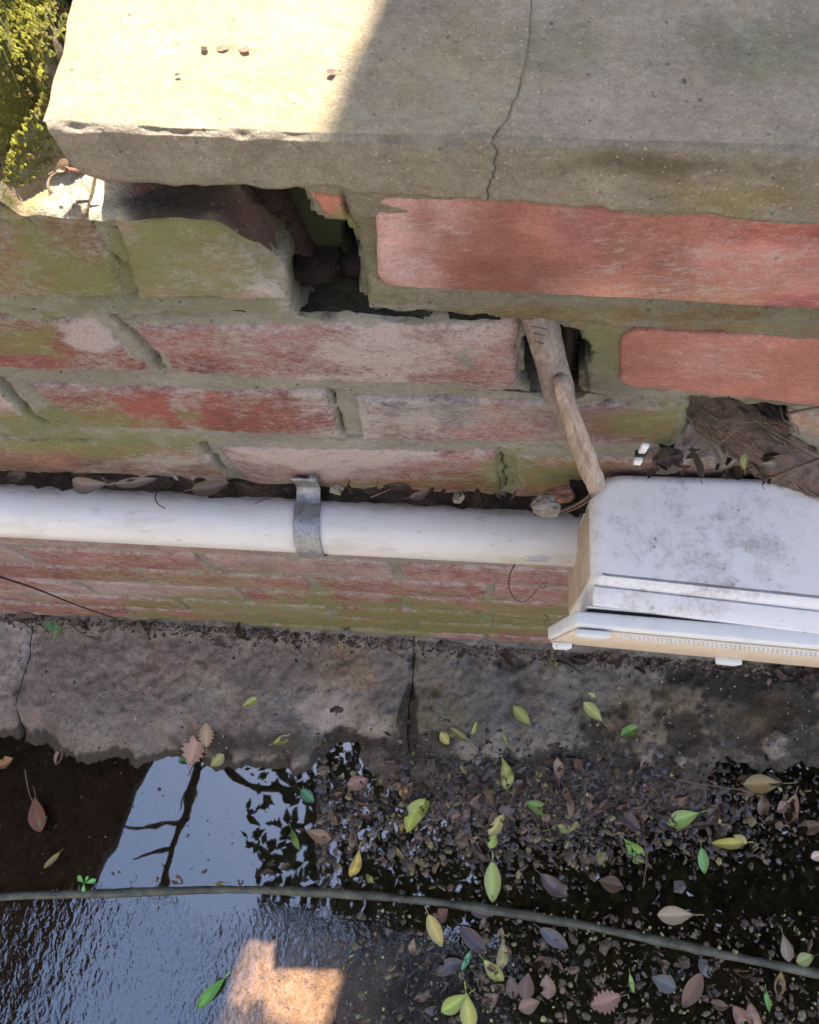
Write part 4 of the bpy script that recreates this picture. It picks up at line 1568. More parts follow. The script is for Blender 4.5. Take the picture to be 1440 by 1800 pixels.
# on the wall, in gaps
def wleaf(kind, px, py, Y, Lpx, ang, colr, label, tilt=None, nrm=(0, -.5, .86), group=None, name='fallen_leaf'):
    if group:
        first = '%s %s scrap' % ('dark' if colr.mean() < .03 else 'brown', SHN[kind])
        label = sidelabel(first, px, py, '', GAPM if px < 1050 else HEAPM)
        name = 'leaf_scrap'
    p = onY(px, py, Y)
    dist = abs((p - CAMPOS) @ ray(720, 900))
    return put_leaf(kind, p, Lpx * dist / FPX, ang, colr, label, nrm, tilt, group, name)


DRY1, DRY2, DRY3 = lin(156, 138, 124), lin(124, 106, 94), lin(88, 74, 64)
wleaf('drycurl', 160, 848, -.02, 74, 182, DRY1, 'folded pale brown dry leaf, biggest in the gap behind the pipe left of the clamp')
wleaf('drynarrow', 150, 838, -.012, 62, 175, DRY3, 'dark dry leaf tucked under the folded pale leaf behind the pipe')
wleaf('drynarrow', 240, 846, -.018, 72, 8, DRY1, 'slender pale dry leaf pointing right behind the pipe')
wleaf('drycurl', 372, 854, -.02, 66, 12, DRY2, 'greyish curled dry leaf midway between stalk and clamp behind the pipe')
wleaf('drynarrow', 340, 850, -.014, 70, 160, DRY3, 'thin brown dry leaf left of the greyish curled leaf')
wleaf('drynarrow', 436, 858, -.018, 60, 165, DRY3, 'dark narrow dry leaf just left of the clamp')
wleaf('drycurl', 112, 290, .01, 46, 30, lin(196, 160, 130), 'sunlit curled dry leaf wedged under the left end of the coping', (20, 30), (0, -.2, .98))
wleaf('dryflat', 28, 836, -.012, 40, 10, DRY3, 'small dark dry leaf at the far left behind the pipe')
wleaf('drynarrow', 702, 862, -.02, 60, 165, DRY3, 'dark curved dry leaf right of the straw stalk behind the pipe')
wleaf('drycurl', 738, 868, -.018, 40, 20, DRY2, 'curled brown leaf scrap right of the clamp behind the pipe')
wleaf('dryflat', 1008, 618, .03, 38, 60, lin(130, 116, 110), 'grey dry leaf inside the square hole behind the branch', None, (.1, -.8, .6))
wleaf('drynarrow', 1018, 600, .025, 30, 20, lin(104, 96, 92), 'small dark dry leaf above the grey one inside the square hole', None, (.1, -.8, .6))
wleaf('dryflat', 1208, 765, -.002, 50, 80, lin(120, 108, 102), 'grey upright dead leaf at the left edge of the root hole', None, (.3, -.8, .5))
wleaf('drycurl', 1258, 797, -.015, 45, 120, lin(150, 138, 128), 'pale grey curled dead leaf in front of the thick root', None, (0, -.7, .7))
wleaf('dryflat', 1178, 806, -.02, 50, 15, lin(84, 74, 70), 'dark flat dead leaf right of the white tag', None, (0, -.6, .8))
wleaf('drynarrow', 1225, 815, -.02, 55, 100, lin(88, 76, 70), 'narrow brown dead leaf hanging above the box edge', None, (.2, -.7, .7))
wleaf('obov', 1310, 812, -.03, 34, 100, lin(140, 140, 62), 'small yellow green leaf sprouting before the thick root', None, (0, -.7, .7))
wleaf('drynarrow', 1358, 824, -.03, 60, 165, lin(150, 138, 122), 'slim pale dead leaf below the thick root', None, (0, -.6, .8))
wleaf('drynarrow', 1330, 832, -.03, 45, 120, lin(110, 96, 84), 'thin dead leaf slanting beside the yellow green leaf', None, (0, -.6, .8))
wleaf('drynarrow', 960, 884, -.025, 60, 170, DRY3, 'dark dry leaf above the grey pebble on the pipe')
rg = random.Random(21)
for i in range(30):
    px = rg.choice([rg.uniform(-10, 525), rg.uniform(590, 1010)])
    base = np.interp(px, [0, 555, 1020], [846, 862, 888])
    wleaf(rg.choice(['drynarrow', 'dryflat', 'drycurl']), px, base - rg.uniform(-1, 10), -.014 + rg.uniform(-.006, .004), rg.uniform(12, 34), rg.uniform(0, 360),
          [DRY3 * .6, DRY3, DRY2 * .8, lin(60, 48, 40)][rg.randrange(4)], 'dark crumbled leaf scrap wedged in the gap between pipe and wall', (rg.uniform(-40, 40), rg.uniform(-40, 40)), group='leaf scraps in the gap behind the pipe')
for i in range(30):
    px = rg.uniform(1120, 1440)
    y = rg.uniform(775, 832) + (px - 1120) * .06
    wleaf(rg.choice(['drynarrow', 'dryflat', 'drycurl']), px, y, -.012 + rg.uniform(-.01, .03) - (y - 800) * .0004, rg.uniform(12, 34), rg.uniform(0, 360),
          [DRY3 * .5, DRY3 * .7, lin(60, 50, 44), lin(90, 78, 70)][rg.randrange(4)], 'dark dead leaf scrap heaped behind the white box', (rg.uniform(-50, 50), rg.uniform(-50, 50)), group='leaf scraps heaped behind the box')


def soilbed(name, x0, x1, y0, y1, zfun, label, seed, amp=.004, step=.003, col=lin(66, 52, 44)):
    xs = np.arange(x0, x1, step)
    ys = np.arange(y0, y1, step)
    XX, YY = np.meshgrid(xs, ys, indexing='ij')
    P3 = np.column_stack([XX.ravel(), YY.ravel(), XX.ravel() * 0])
    Z = zfun(P3[:, 0], P3[:, 1]) + fbm(P3, 60, seed, 5) * amp
    V = np.column_stack([P3[:, 0], P3[:, 1], Z])
    c = np.tile(col, (len(V), 1)) * (1 + .4 * fbm(P3, 90, seed + 2, 3))[:, None]
    o = link(name, V, gridfaces(len(xs), len(ys)), M['soil'], None, True, c, np.tile([.3, .2, .45], (len(V), 1)))
    tag(o, label, 'soil', kind='stuff')
    return o


soilbed('pipe_gap_soil', -.35, .30, -.028, .004, lambda x, y: np.interp(x, [PA[0], PB[0]], [PA[2], PB[2]]) + .018 - .0 * y, 'dark soil and crumbs caught between the pipe and the wall', 3, .003)
soilbed('box_gap_soil', .285, .62, -.028, .09, lambda x, y: -.226 + .1 * np.maximum(y, 0), 'dark soil and crumbs heaped behind the white box', 5, .006)


def pebble(px, py, Y, r, label, mat='stone', sq=(1, 1, .7), seed=0, name='pebble', group=None, cat='stone'):
    bm = bmesh.new()
    bmesh.ops.create_icosphere(bm, subdivisions=3, radius=1)
    V = np.array([tuple(v.co) for v in bm.verts])
    F = [tuple(v.index for v in f.verts) for f in bm.faces]
    bm.free()
    V = np.sign(V) * np.abs(V) ** .8
    V = V * (1 + .30 * fbm(V + seed * 3.1, 1.3, seed, 5, .6))[:, None] * np.array(sq) * r
    c = onY(px, py, Y)
    o = link(name, V, F, M[mat], None, False)
    o.location = tuple(c)
    o.rotation_euler = (seed, seed * .7, seed * 1.9)
    tag(o, label, cat, group)
    return o


pebble(958, 889, -.036, .010, 'squarish grey brown stone resting on the pipe near the box', sq=(1, .7, .75), seed=0)
pebble(985, 870, -.018, .009, 'small reddish brick chip behind the squarish stone', 'rubble', (1.2, .7, .7), seed=5, name='brick_chip', cat='brick chip')
pebble(592, 860, -.018, .006, 'small pale pebble right beside the clamp', sq=(1, .8, .9), seed=3)
pebble(806, 874, -.02, .005, 'small grey pebble midway along the gap behind the pipe', sq=(1, .8, .7), seed=4)
pebble(1172, 812, -.012, .011, 'dark flat stone right of the white tag', 'darkstone', (1.2, .8, .6), seed=7)
# white cable tag
tg = thing('cable_tag', onY(1133, 790, -.02), 'small white plastic tag with a dark clip standing behind the box', 'tag')
c = onY(1133, 785, -.02)
V, F = boxmesh(c[0] - .0026, c[0] + .0026, c[1] - .0015, c[1] + .0015, c[2] - .009, c[2] + .004, .001, 2)
link('tag_plate', V, F, M['white'], tg)
V, F = boxmesh(c[0] - .0038, c[0] + .0038, c[1] - .0022, c[1] + .0022, c[2] - .014, c[2] - .0092, .001, 2)
link('clip', V, F, M['near_black'], tg)
V, F = boxmesh(c[0] - .0028, c[0] + .0028, c[1] - .003, c[1] + .001, c[2] - .026, c[2] - .0185, .001, 2)
link('cable_end', V, F, M['white'], tg)

# bits on the coping
def flake(px, py, L, ang, colr, label):
    p = onZ(px, py, np.interp(onZ(px, py, .138)[0], [.04, .15, .33], [.1432, .1395, .1315]))
    p[2] += .0012
    put_leaf('round', p, L * .8, ang, colr, label, (0, 0, 1), (8, -6))


flake(360, 90, .0055, 130, lin(80, 60, 48), 'tiny dark leaf scrap on the sunlit coping')
flake(393, 90, .0065, 5, lin(165, 120, 92), 'tiny rusty flake on the sunlit coping right of the dark scrap')
flake(430, 93, .0065, 160, lin(150, 105, 80), 'rusty flake beside the first one on the sunlit coping')
flake(583, 130, .0050, 30, lin(120, 92, 78), 'brown speck near the shadow edge on the coping')
flake(314, 135, .0030, 20, lin(90, 70, 55), 'smallest speck on the sunlit coping')
rootlet([(90, 340, -.001), (84, 325, .002), (92, 308, .008), (110, 300, .01)], .0008, 'thin dark stalk on the sunlit ledge', 'twig', name='leaf_stalk', cat='stalk')
rootlet([(118, 298, .012), (140, 300, .012), (162, 306, .012)], .0012, 'orange brown twig under the left corner of the coping', 'rubble', name='twig', cat='twig')

# ------------------------------------------------------------------ ground: kerb blocks, silt bed, water
WZ = -1.0
kerb = thing('concrete_kerb', (0, -.1, -1.03), 'row of old stained concrete kerb blocks along the foot of the wall', 'kerb')


def kerb_h(X, Y):
    P3 = np.column_stack([X, Y, X * 0])
    edge = -.205 + fbm(P3 * [1, 0, 0], 7, 3, 6, .62) * .02 + .02 * sst(.3, .8, X)
    z = -.955 - .035 * sst(-.5, .8, X) + fbm(P3, 14, 6, 6, .58) * .008
    z = z + .018 * sst(-.035, .0, Y) - .0
    z = z - sst(edge + .05, edge - .05, Y) * .06 - sst(edge, edge - .05, Y) * .02
    return z + fbm(P3, 42, 9, 4, .6) * .0026 + vn(P3, 90, 7) * .0018 + vn(P3, 160, 8) * .0012


def kerb_block(x0, x1, seed, tint):
    xs = np.arange(x0, x1 + .0001, .0036)
    ys = np.arange(-.32, .012, .0036)
    XX, YY = np.meshgrid(xs, ys, indexing='ij')
    X, Y = XX.ravel(), YY.ravel()
    Z = kerb_h(X, Y)
    e = np.minimum(X - x0, x1 - X)
    P3 = np.column_stack([X, Y, X * 0])
    Z = Z - np.exp(-e / .006) * .007 * (1 + .6 * vn(P3, 60, 51))
    Z = Z + seed * .002
    wob = vn(P3 * [0, 1, 0], 25, 31) * .004
    V = np.column_stack([X + wob, Y, Z])
    Q = P3[:, :2]
    g = lambda *a: B(*a, pl='Z', h=-.97)
    col = splat(Q, [g(250, 1180, 300, 90, lin(140, 120, 114)), g(30, 1150, 60, 70, lin(160, 150, 150)), g(570, 1245, 70, 40, lin(190, 166, 146)), g(660, 1280, 60, 18, lin(176, 160, 138)), g(370, 1220, 60, 30, lin(150, 142, 126)),
                    g(620, 1180, 80, 40, lin(140, 118, 96)), g(900, 1220, 160, 70, lin(118, 114, 112)), g(1300, 1250, 120, 40, lin(150, 116, 84)), g(1200, 1270, 180, 50, lin(118, 108, 88)), g(1290, 1330, 90, 20, lin(150, 140, 124)), g(780, 1240, 60, 50, lin(120, 112, 92)),
                    g(540, 1310, 220, 22, lin(92, 86, 82)), g(1330, 1190, 150, 20, lin(84, 82, 72))],
                tint, 12, .35, 14) * np.array([1.42, 1.36, 1.28])
    msk = splat(Q, [g(250, 1180, 280, 80, (.42, .1, .3)), g(575, 1245, 95, 38, (1.0, 0, 0)), g(650, 1280, 70, 14, (.8, 0, .1)), g(370, 1215, 60, 25, (.6, .2, .1)), g(950, 1220, 250, 70, (.34, .4, .28)), g(540, 1310, 260, 20, (.2, .2, .6)), g(1250, 1250, 150, 60, (.35, .3, .25)), g(1290, 1330, 90, 20, (.6, .1, .2)), g(1330, 1185, 150, 25, (.1, .7, .4)), g(720, 1230, 12, 90, (.1, .2, .9))],
                (.3, .25, .4), 12, .35, 14)
    wetk = sst(-.978, -.992, V[:, 2])
    msk[:, 2] += wetk * .45
    msk[:, 0] -= wetk * .3
    msk[:, 0] += .18 * fbm(P3, 22, 91, 4)
    msk[:, 2] += .15 * fbm(P3, 16, 92, 4)
    return link('kerb_block', V, gridfaces(len(xs), len(ys)), M['kerb'], kerb, True, col, msk)


JX = onZ(722, 1220, -.965)[0]
JL = onZ(48, 1150, -.96)[0]
kb = [kerb_block(-1.0, JL, -1, lin(126, 118, 114)), kerb_block(JL + .002, JX, 0, lin(124, 116, 112)), kerb_block(JX + .0012, 1.2, -1, lin(128, 123, 114))]


def bed_h(X, Y):
    P3 = np.column_stack([X, Y, X * 0])
    z = -1.028 + fbm(P3, 7, 21, 4) * .006 + fbm(P3, 50, 22, 4) * .003
    # litter bank right of centre, against the kerb
    a = onZ(960, 1400, -1.0)
    g = np.exp(-(((X - a[0]) / .42) ** 4) - (((Y - a[1] - .02) / .085) ** 2))
    z = z + g * (.038 + fbm(P3, 16, 25, 4) * .010)
    return z


xs = np.arange(-1.0, 1.2, .006)
ys = np.arange(-.95, -.18, .006)
XX, YY = np.meshgrid(xs, ys, indexing='ij')
X, Y = XX.ravel(), YY.ravel()
g = lambda *a: B(*a, pl='Z', h=-1.0)
bcol = splat(np.column_stack([X, Y]), [g(70, 1440, 170, 120, lin(92, 68, 54)), g(60, 1680, 130, 110, lin(92, 68, 54)), g(500, 1740, 160, 90, lin(186, 150, 120)), g(1000, 1400, 420, 80, lin(88, 78, 70)), g(1200, 1600, 300, 120, lin(74, 62, 50))], lin(76, 64, 52), 12, .35, 10)  # pale patch paints the pool of sun into the bed colour
bed = link('drain_bed', np.column_stack([X, Y, bed_h(X, Y)]), gridfaces(len(xs), len(ys)), M['bed'], None, True, bcol * 1.35, np.tile([.25, .2, .25], (len(X), 1)))
struct(bed)
# surrounding earth so that other viewpoints see ground
V, F = boxmesh(-6, 6, -8, -.94, -1.08, -1.03)
gr = link('ground', V, F, M['soil'], None, False, np.tile(lin(90, 80, 64), (8, 1)), np.tile([.3, .3, .3], (8, 1)))
struct(gr)
V, F = boxmesh(-6, 6, .30, 8, -.4, -.35)
gr = link('ground', V, F, M['soil'], None, False, np.tile(lin(90, 80, 64), (8, 1)), np.tile([.3, .3, .3], (8, 1)))
struct(gr)
wv = [(-1.0, -.95, WZ), (1.2, -.95, WZ), (1.2, -.16, WZ), (-1.0, -.16, WZ)]
water = link('drain_water', wv, [(0, 1, 2, 3)], M['water'], None, False)
struct(water)

# ------------------------------------------------------------------ hose across the drain
hp = [(-200, 1592), (0, 1577), (200, 1570), (400, 1564), (600, 1571), (800, 1590), (1000, 1622), (1150, 1652), (1300, 1684), (1440, 1712), (1640, 1760)]
pts = spline([onZ(x, y, WZ - .001) for x, y in hp], 10)
V, F = tube(pts, [.0066 + .0008 * math.sin(i * .37) for i in range(len(pts))], 16)
V = np.array([tuple(v) for v in V])
V = V + (fbm(V, 60, 3, 3) * .0008)[:, None]
hose = link('garden_hose', V, F, M['hose'])
tag(hose, 'dark grey green hose curving across the whole drain, half under water', 'hose')

# ------------------------------------------------------------------ ray placing on kerb, bed and water
def bvh(o):
    me = o.data
    return BVHTree.FromPolygons([v.co for v in me.vertices], [tuple(p.vertices) for p in me.polygons])


TREES = [bvh(o) for o in kb + [bed, water]]
TREES_BED = [bvh(o) for o in kb + [bed]]


def hit(px, py, trees=TREES):
    o = Vector(CAMPOS)
    d = Vector(ray(px, py)).normalized()
    best = None
    for t in trees:
        loc, n, i, dist = t.ray_cast(o, d)
        if loc is not None and (best is None or dist < best[2]):
            if n.z < 0:
                n = -n
            best = (loc, n, dist)
    return best


def gleaf(kind, px, py, Lpx, ang, colr, label, tilt=None, group=None, sink=0.0, name='fallen_leaf'):
    h = hit(px, py)
    if h is None:
        return
    n = (Vector((0, 0, 1)) * .6 + h[1] * .4).normalized()
    L = Lpx * h[2] / FPX * .98
    return put_leaf(kind, h[0] + Vector((0, 0, .003 - sink)), L, ang, colr, label, n, tilt, group, name)


LV = [
    ('obov', 440, 1235, 30, 95, YG, 'small yellow green leaf alone on the kerb left of the joint'),
    ('obov', 918, 1260, 46, 5, YG, 'yellow green leaf lying level on the kerb, its tip to the left'),
    ('obov', 1042, 1252, 46, 80, YG, 'bright green leaf standing upright in the middle of the right kerb block'),
    ('round', 1040, 1222, 16, 20, lin(190, 196, 120), 'tiny pale leaf touching the top of the upright leaf on the kerb'),
    ('ovate', 1107, 1286, 38, 190, GR, 'green half-moon leaf right of the upright leaf on the kerb'),
    ('narrow', 975, 1168, 38, 90, lin(140, 130, 70), 'olive brown leaf hanging near the wall foot below the box'),
    ('round', 782, 1299, 26, 10, YE, 'round yellow leaf at the left end of the yellow trio on the kerb'),
    ('narrow', 808, 1292, 42, 8, OL, 'olive strip-like leaf in the middle of the yellow trio on the kerb'),
    ('narrow', 834, 1283, 28, 95, YG, 'upright thin leaf at the right end of the yellow trio on the kerb'),
    ('narrow', 886, 1296, 28, 65, YG, 'thin yellow green blade at the kerb edge below the level leaf'),
    ('obov', 886, 1360, 56, 118, lin(190, 200, 90), 'long yellow green leaf with brown tip at the water edge'),
    ('ovate', 735, 1434, 66, 58, lin(180, 200, 70), 'largest bright yellow green leaf in the litter left of centre'),
    ('round', 709, 1391, 24, 20, lin(225, 200, 50), 'small pure yellow leaf above the largest green leaf'),
    ('ovate', 948, 1420, 46, 10, GR, 'green leaf lying level in the litter right of centre'),
    ('obov', 874, 1448, 46, 55, lin(200, 190, 100), 'pale yellow leaf with brown edge below the long leaf'),
    ('round', 866, 1478, 26, 70, lin(170, 200, 80), 'small green leaf tucked under the pale yellow leaf'),
    ('obov', 988, 1453, 44, 15, lin(160, 185, 90), 'green leaf with tan tip in the litter'),
    ('obov', 1200, 1438, 56, 112, lin(150, 195, 90), 'fresh green leaf pointing down at the right of the litter'),
    ('obov', 1112, 1496, 48, 130, lin(130, 190, 70), 'torn bright green leaf below the red brown leaf'),
    ('ovate', 1235, 1513, 38, 95, lin(110, 180, 80), 'small green drop-shaped leaf on dark water at right'),
    ('ovate', 866, 1550, 62, 92, lin(170, 195, 90), 'upright light green leaf just above the hose'),
    ('narrow', 1278, 1481, 52, 5, lin(205, 200, 90), 'slender yellow leaf at the right of the litter'),
    ('round', 1300, 1475, 22, 150, lin(225, 225, 130), 'pale yellow petal at the tip of the slender yellow leaf'),
    ('obov', 624, 1516, 46, 75, lin(215, 190, 60), 'yellow leaf with brown rim at the left end of the litter'),
    ('narrow', 521, 1476, 36, 120, GR, 'narrow green leaf floating in the dark water left of the litter'),
    ('serr', 541, 1399, 30, 145, TEAL, 'blue green toothed leaf floating left of the litter'),
    ('curl', 497, 1301, 34, 20, YG, 'curled yellow green leaf at the foot of the kerb'),
    ('serr', 345, 1312, 66, 100, lin(186, 146, 128), 'large pinkish brown lobed leaf at the water edge on the left'),
    ('serr', 364, 1292, 40, 60, lin(184, 158, 110), 'tan lobed leaf behind the large pinkish one'),
    ('round', 383, 1337, 30, 10, lin(160, 160, 80), 'small olive leaf right of the large pinkish leaf'),
    ('round', 326, 1334, 22, 30, lin(60, 130, 90), 'small dark green leaf under the large pinkish leaf'),
    ('obov', 68, 1430, 56, 110, lin(120, 72, 48), 'brown leaf floating alone in the left corner of the pool'),
    ('round', 78, 1443, 18, 60, TEAL, 'tiny green leaf resting on the lone brown leaf'),
    ('narrow', 93, 1512, 32, 50, lin(150, 130, 60), 'olive narrow leaf above the hose at the left'),
    ('round', 12, 1340, 26, 30, lin(170, 120, 60), 'orange leaf at the left edge of the pool'),
    ('curl', 105, 1328, 30, 80, lin(170, 130, 110), 'pale curled leaf in the dark hollow at the left'),
    ('narrow', 372, 1745, 54, 50, lin(110, 195, 90), 'narrow bright green leaf on the rippled water'),
    ('narrow', 700, 1498, 30, 140, OL, 'olive thin leaf in the litter above the hose'),
    ('ovate', 765, 1635, 52, 118, lin(205, 190, 96), 'yellow leaf just below the hose near centre'),
    ('round', 775, 1608, 30, 40, BR, 'brown leaf half under the yellow one below the hose'),
    ('ovate', 832, 1652, 58, 140, lin(72, 68, 84), 'dark purple leaf under water below the hose'),
    ('obov', 880, 1676, 46, 85, lin(160, 158, 100), 'olive upright leaf right of the dark purple leaf'),
    ('obov', 868, 1704, 42, 140, lin(180, 190, 90), 'yellow green leaf below the olive upright leaf'),
    ('ovate', 790, 1702, 48, 30, lin(90, 92, 104), 'blue grey leaf under water left of the small teal leaf'),
    ('narrow', 820, 1688, 32, 65, lin(90, 200, 140), 'small teal green leaf on the blue grey leaf'),
    ('obov', 800, 1762, 50, 35, lin(170, 200, 70), 'left leaf of the yellow green pair at the bottom centre'),
    ('obov', 823, 1776, 54, 100, lin(190, 200, 80), 'right leaf of the yellow green pair at the bottom centre'),
    ('round', 925, 1733, 38, 80, lin(120, 92, 78), 'brown oval leaf, upper left of the oval cluster'),
    ('round', 930, 1766, 34, 20, lin(150, 118, 98), 'tan oval leaf, lowest of the oval cluster'),
    ('round', 962, 1733, 34, 95, lin(166, 136, 120), 'pinkish oval leaf, right one of the oval cluster'),
    ('round', 900, 1735, 34, 100, lin(110, 92, 84), 'dark oval leaf, leftmost of the oval cluster'),
    ('ovate', 974, 1649, 52, 150, lin(96, 100, 116), 'blue grey leaf just below the hose right of centre'),
    ('serr', 1064, 1759, 48, 20, lin(160, 120, 108), 'crumpled pinkish brown leaf with a stalk near the bottom'),
    ('obov', 1187, 1608, 56, 5, lin(176, 160, 130), 'tan leaf floating alone on dark water above the hose'),
    ('ovate', 973, 1555, 52, 145, lin(112, 102, 110), 'grey purple leaf above the hose right of centre'),
    ('round', 1072, 1553, 38, 170, lin(86, 62, 40), 'dark brown leaf sunk in the water above the hose'),
    ('ovate', 1216, 1740, 56, 60, lin(124, 92, 80), 'brown leaf with stalk below the hose at right'),
    ('round', 1166, 1727, 38, 160, lin(96, 110, 112), 'blue green sunken leaf left of the brown stalked leaf'),
    ('round', 1303, 1788, 40, 130, lin(140, 104, 88), 'brown round leaf at the bottom edge on the right'),
    ('obov', 1380, 1665, 38, 100, lin(140, 122, 100), 'tan upright leaf at the right above the hose'),
    ('round', 1414, 1685, 28, 20, lin(150, 170, 80), 'yellow green leaf right of the tan upright leaf'),
    ('curl', 1113, 1445, 66, 110, lin(140, 70, 50), 'large curled red brown leaf in the litter'),
    ('ovate', 1103, 1440, 50, 120, lin(78, 66, 80), 'dark violet leaf beside the large red brown leaf'),
    ('curl', 1390, 1422, 48, 70, lin(190, 150, 130), 'pinkish tan leaf at the right side of the litter'),
    ('obov', 1340, 1378, 60, 5, lin(160, 140, 80), 'wide olive tan leaf at the water edge at right'),
    ('obov', 560, 1468, 46, 165, lin(150, 118, 84), 'tan leaf floating right of the narrow green leaf'),
    ('round', 1436, 1504, 22, 20, lin(220, 190, 170), 'pale pink petal at the right edge of the photo'),
    ('round', 630, 1376, 38, 20, lin(168, 122, 108), 'pinkish leaf at the left end of the litter by the kerb'),
    ('curl', 640, 1425, 46, 140, lin(110, 80, 60), 'brown curled leaf below the pinkish leaf'),
    ('narrow', 1110, 1728, 26, 100, lin(150, 200, 80), 'tiny green leaf right of the crumpled pinkish leaf'),
    ('narrow', 1348, 1758, 28, 95, lin(110, 190, 80), 'little green shoot at the bottom right'),
    ('curl', 1370, 1730, 34, 80, lin(160, 140, 80), 'curled tan leaf under the hose at right'),
    ('round', 95, 1100, 30, 140, lin(60, 130, 70), 'dark green leaf in the debris at the wall foot on the left'),
    ('obov', 103, 1108, 36, 90, lin(120, 140, 70), 'olive leaf behind the dark green one at the wall foot'),
    ('obov', 718, 1390, 34, 60, lin(150, 110, 90), 'reddish leaf right of the small pure yellow leaf'),
    ('ovate', 845, 1605, 34, 170, lin(100, 90, 98), 'greyish leaf pressed against the hose near centre'),
]
for a in LV:
    gleaf(*a)
# seedling floating by the hose: one thing, three leaves
sd = hit(152, 1552)
sdt = thing('seedling', sd[0], 'tiny bright green seedling beside the hose at the left', 'seedling')
for a, L in ((20, .016), (150, .017), (265, .014), (80, .010)):
    o = bpy.data.objects.new('leaf', LM['obov'])
    COL.objects.link(o)
    o.parent = sdt
    o.location = (math.cos(rad(a)) * L * .6, math.sin(rad(a)) * L * .6, .004)
    o.rotation_euler = (rad(-15), 0, rad(a - 90))
    o.scale = (L, L, L)
    o.color = (*lin(110, 210, 90), 1)

# many wet brown leaves of the litter bank, alike
rg = random.Random(5)
DARKS = [lin(96, 84, 88), lin(112, 86, 70), lin(84, 72, 66), lin(140, 110, 92), lin(76, 78, 90), lin(126, 100, 88), lin(100, 92, 76), lin(160, 130, 110)]


def litter(n, fx, fy, label, group, smin, smax, kinds, cols, keep=lambda x, y: True):
    i = 0
    while i < n:
        x, y = fx(), fy()
        if not keep(x, y):
            continue
        kd = rg.choice(kinds)
        ci = rg.randrange(len(cols))
        sz = rg.uniform(smin, smax)
        lb = label
        if cols is not DARKS:
            lb = sidelabel({'tiny yellow petals': 'tiny yellow petal', 'yellowish scraps in the litter': 'yellowish %s scrap' % SHN[kd]}.get(group, '%s drifted scrap' % SHN[kd]), x, y, '', MARKS if y < 1515 or x > 600 else
                           [(93, 1512, 'the olive narrow leaf by the hose'), (152, 1552, 'the green seedling'), (300, 1540, 'the mirrored branch tip'), (521, 1476, 'the narrow green leaf')])
        else:
            szn = 'small ' if sz < smin + (smax - smin) * .35 else ('large ' if sz > smin + (smax - smin) * .75 else '')
            lb = sidelabel('%s%s %s leaf' % (szn, CN[ci], SHN[kd]), x, y, '')
        gleaf(kd, x, y, sz, rg.uniform(0, 360), cols[ci] * rg.uniform(.75, 1.15), lb,
              (rg.uniform(-14, 14), rg.uniform(-14, 14)), group, sink=rg.uniform(0, .0055), name='fallen_leaf' if cols is DARKS else 'leaf_scrap')
        i += 1


litter(160, lambda: min(max(rg.gauss(980, 230), 590), 1450), lambda: rg.gauss(1415, 42), 'wet dark leaf in the crowded litter bank along the kerb', 'wet dark leaves in the litter bank', 15, 38,
       ['obov', 'ovate', 'curl', 'round', 'narrow'], DARKS, lambda x, y: 1335 + abs(x - 1000) * .02 < y < 1530 and not (x > 1250 and y > 1470))
litter(42, lambda: rg.uniform(590, 1450), lambda: rg.uniform(1590, 1810), 'dull wet leaf scattered in the shallow water below the hose', 'wet leaves below the hose', 14, 36,
       ['obov', 'ovate', 'round', 'narrow'], DARKS, lambda x, y: y > 1600 + max(0, (x - 800)) * .2 and not (x < 720 and y > 1660))
litter(18, lambda: rg.uniform(590, 900), lambda: rg.uniform(1340, 1560), 'small yellowish scrap floating at the left half of the litter', 'yellowish scraps in the litter', 8, 20,
       ['round', 'narrow', 'curl'], [YG * .8, OL, YE * .8, lin(170, 160, 110)])
litter(12, lambda: rg.uniform(900, 1430), lambda: rg.uniform(1350, 1500), 'tiny pale yellow petal among the dark leaves at right', 'tiny yellow petals', 7, 14, ['round'], [lin(210, 210, 120), lin(190, 200, 100)])
litter(14, lambda: rg.uniform(60, 560), lambda: rg.uniform(1520, 1560), 'scrap of leaf drifted against the hose on the left', 'scraps drifted against the hose', 8, 22, ['round', 'narrow', 'curl'], DARKS[:4] + [OL, TAN])
for i in range(34):
    x = rg.uniform(-10, 1450)
    y = np.interp(x, [0, 300, 640, 980, 1440], [1082, 1098, 1122, 1148, 1178]) + abs(rg.gauss(0, 12))
    kd = rg.choice(['drynarrow', 'drycurl', 'dryflat', 'narrow'])
    gleaf(kd, x, y, rg.uniform(16, 46), rg.choice([rg.uniform(-30, 30), rg.uniform(150, 210), rg.uniform(0, 360)]),
          [lin(110, 92, 82), lin(84, 68, 58), lin(140, 122, 112), lin(70, 60, 52)][rg.randrange(4)], sidelabel('withered %s leaf' % SHN[kd], x, y, '', FOOTM), (rg.uniform(-25, 25), rg.uniform(-25, 25)), 'withered leaves at the wall foot')


def gtwig(pix, r, label, mat='twig', group=None, lift=.003):
    pts = []
    for x, y in pix:
        h = hit(x, y)
        if h is None:
            return
        pts.append(np.array(h[0]) + [0, 0, lift])
    pts = spline(pts, 5)
    V, F = tube(pts, [r * (1 - .4 * i / len(pts)) for i in range(len(pts))], 5)
    o = link('twig', V, F, M[mat])
    tag(o, label, 'twig', group)


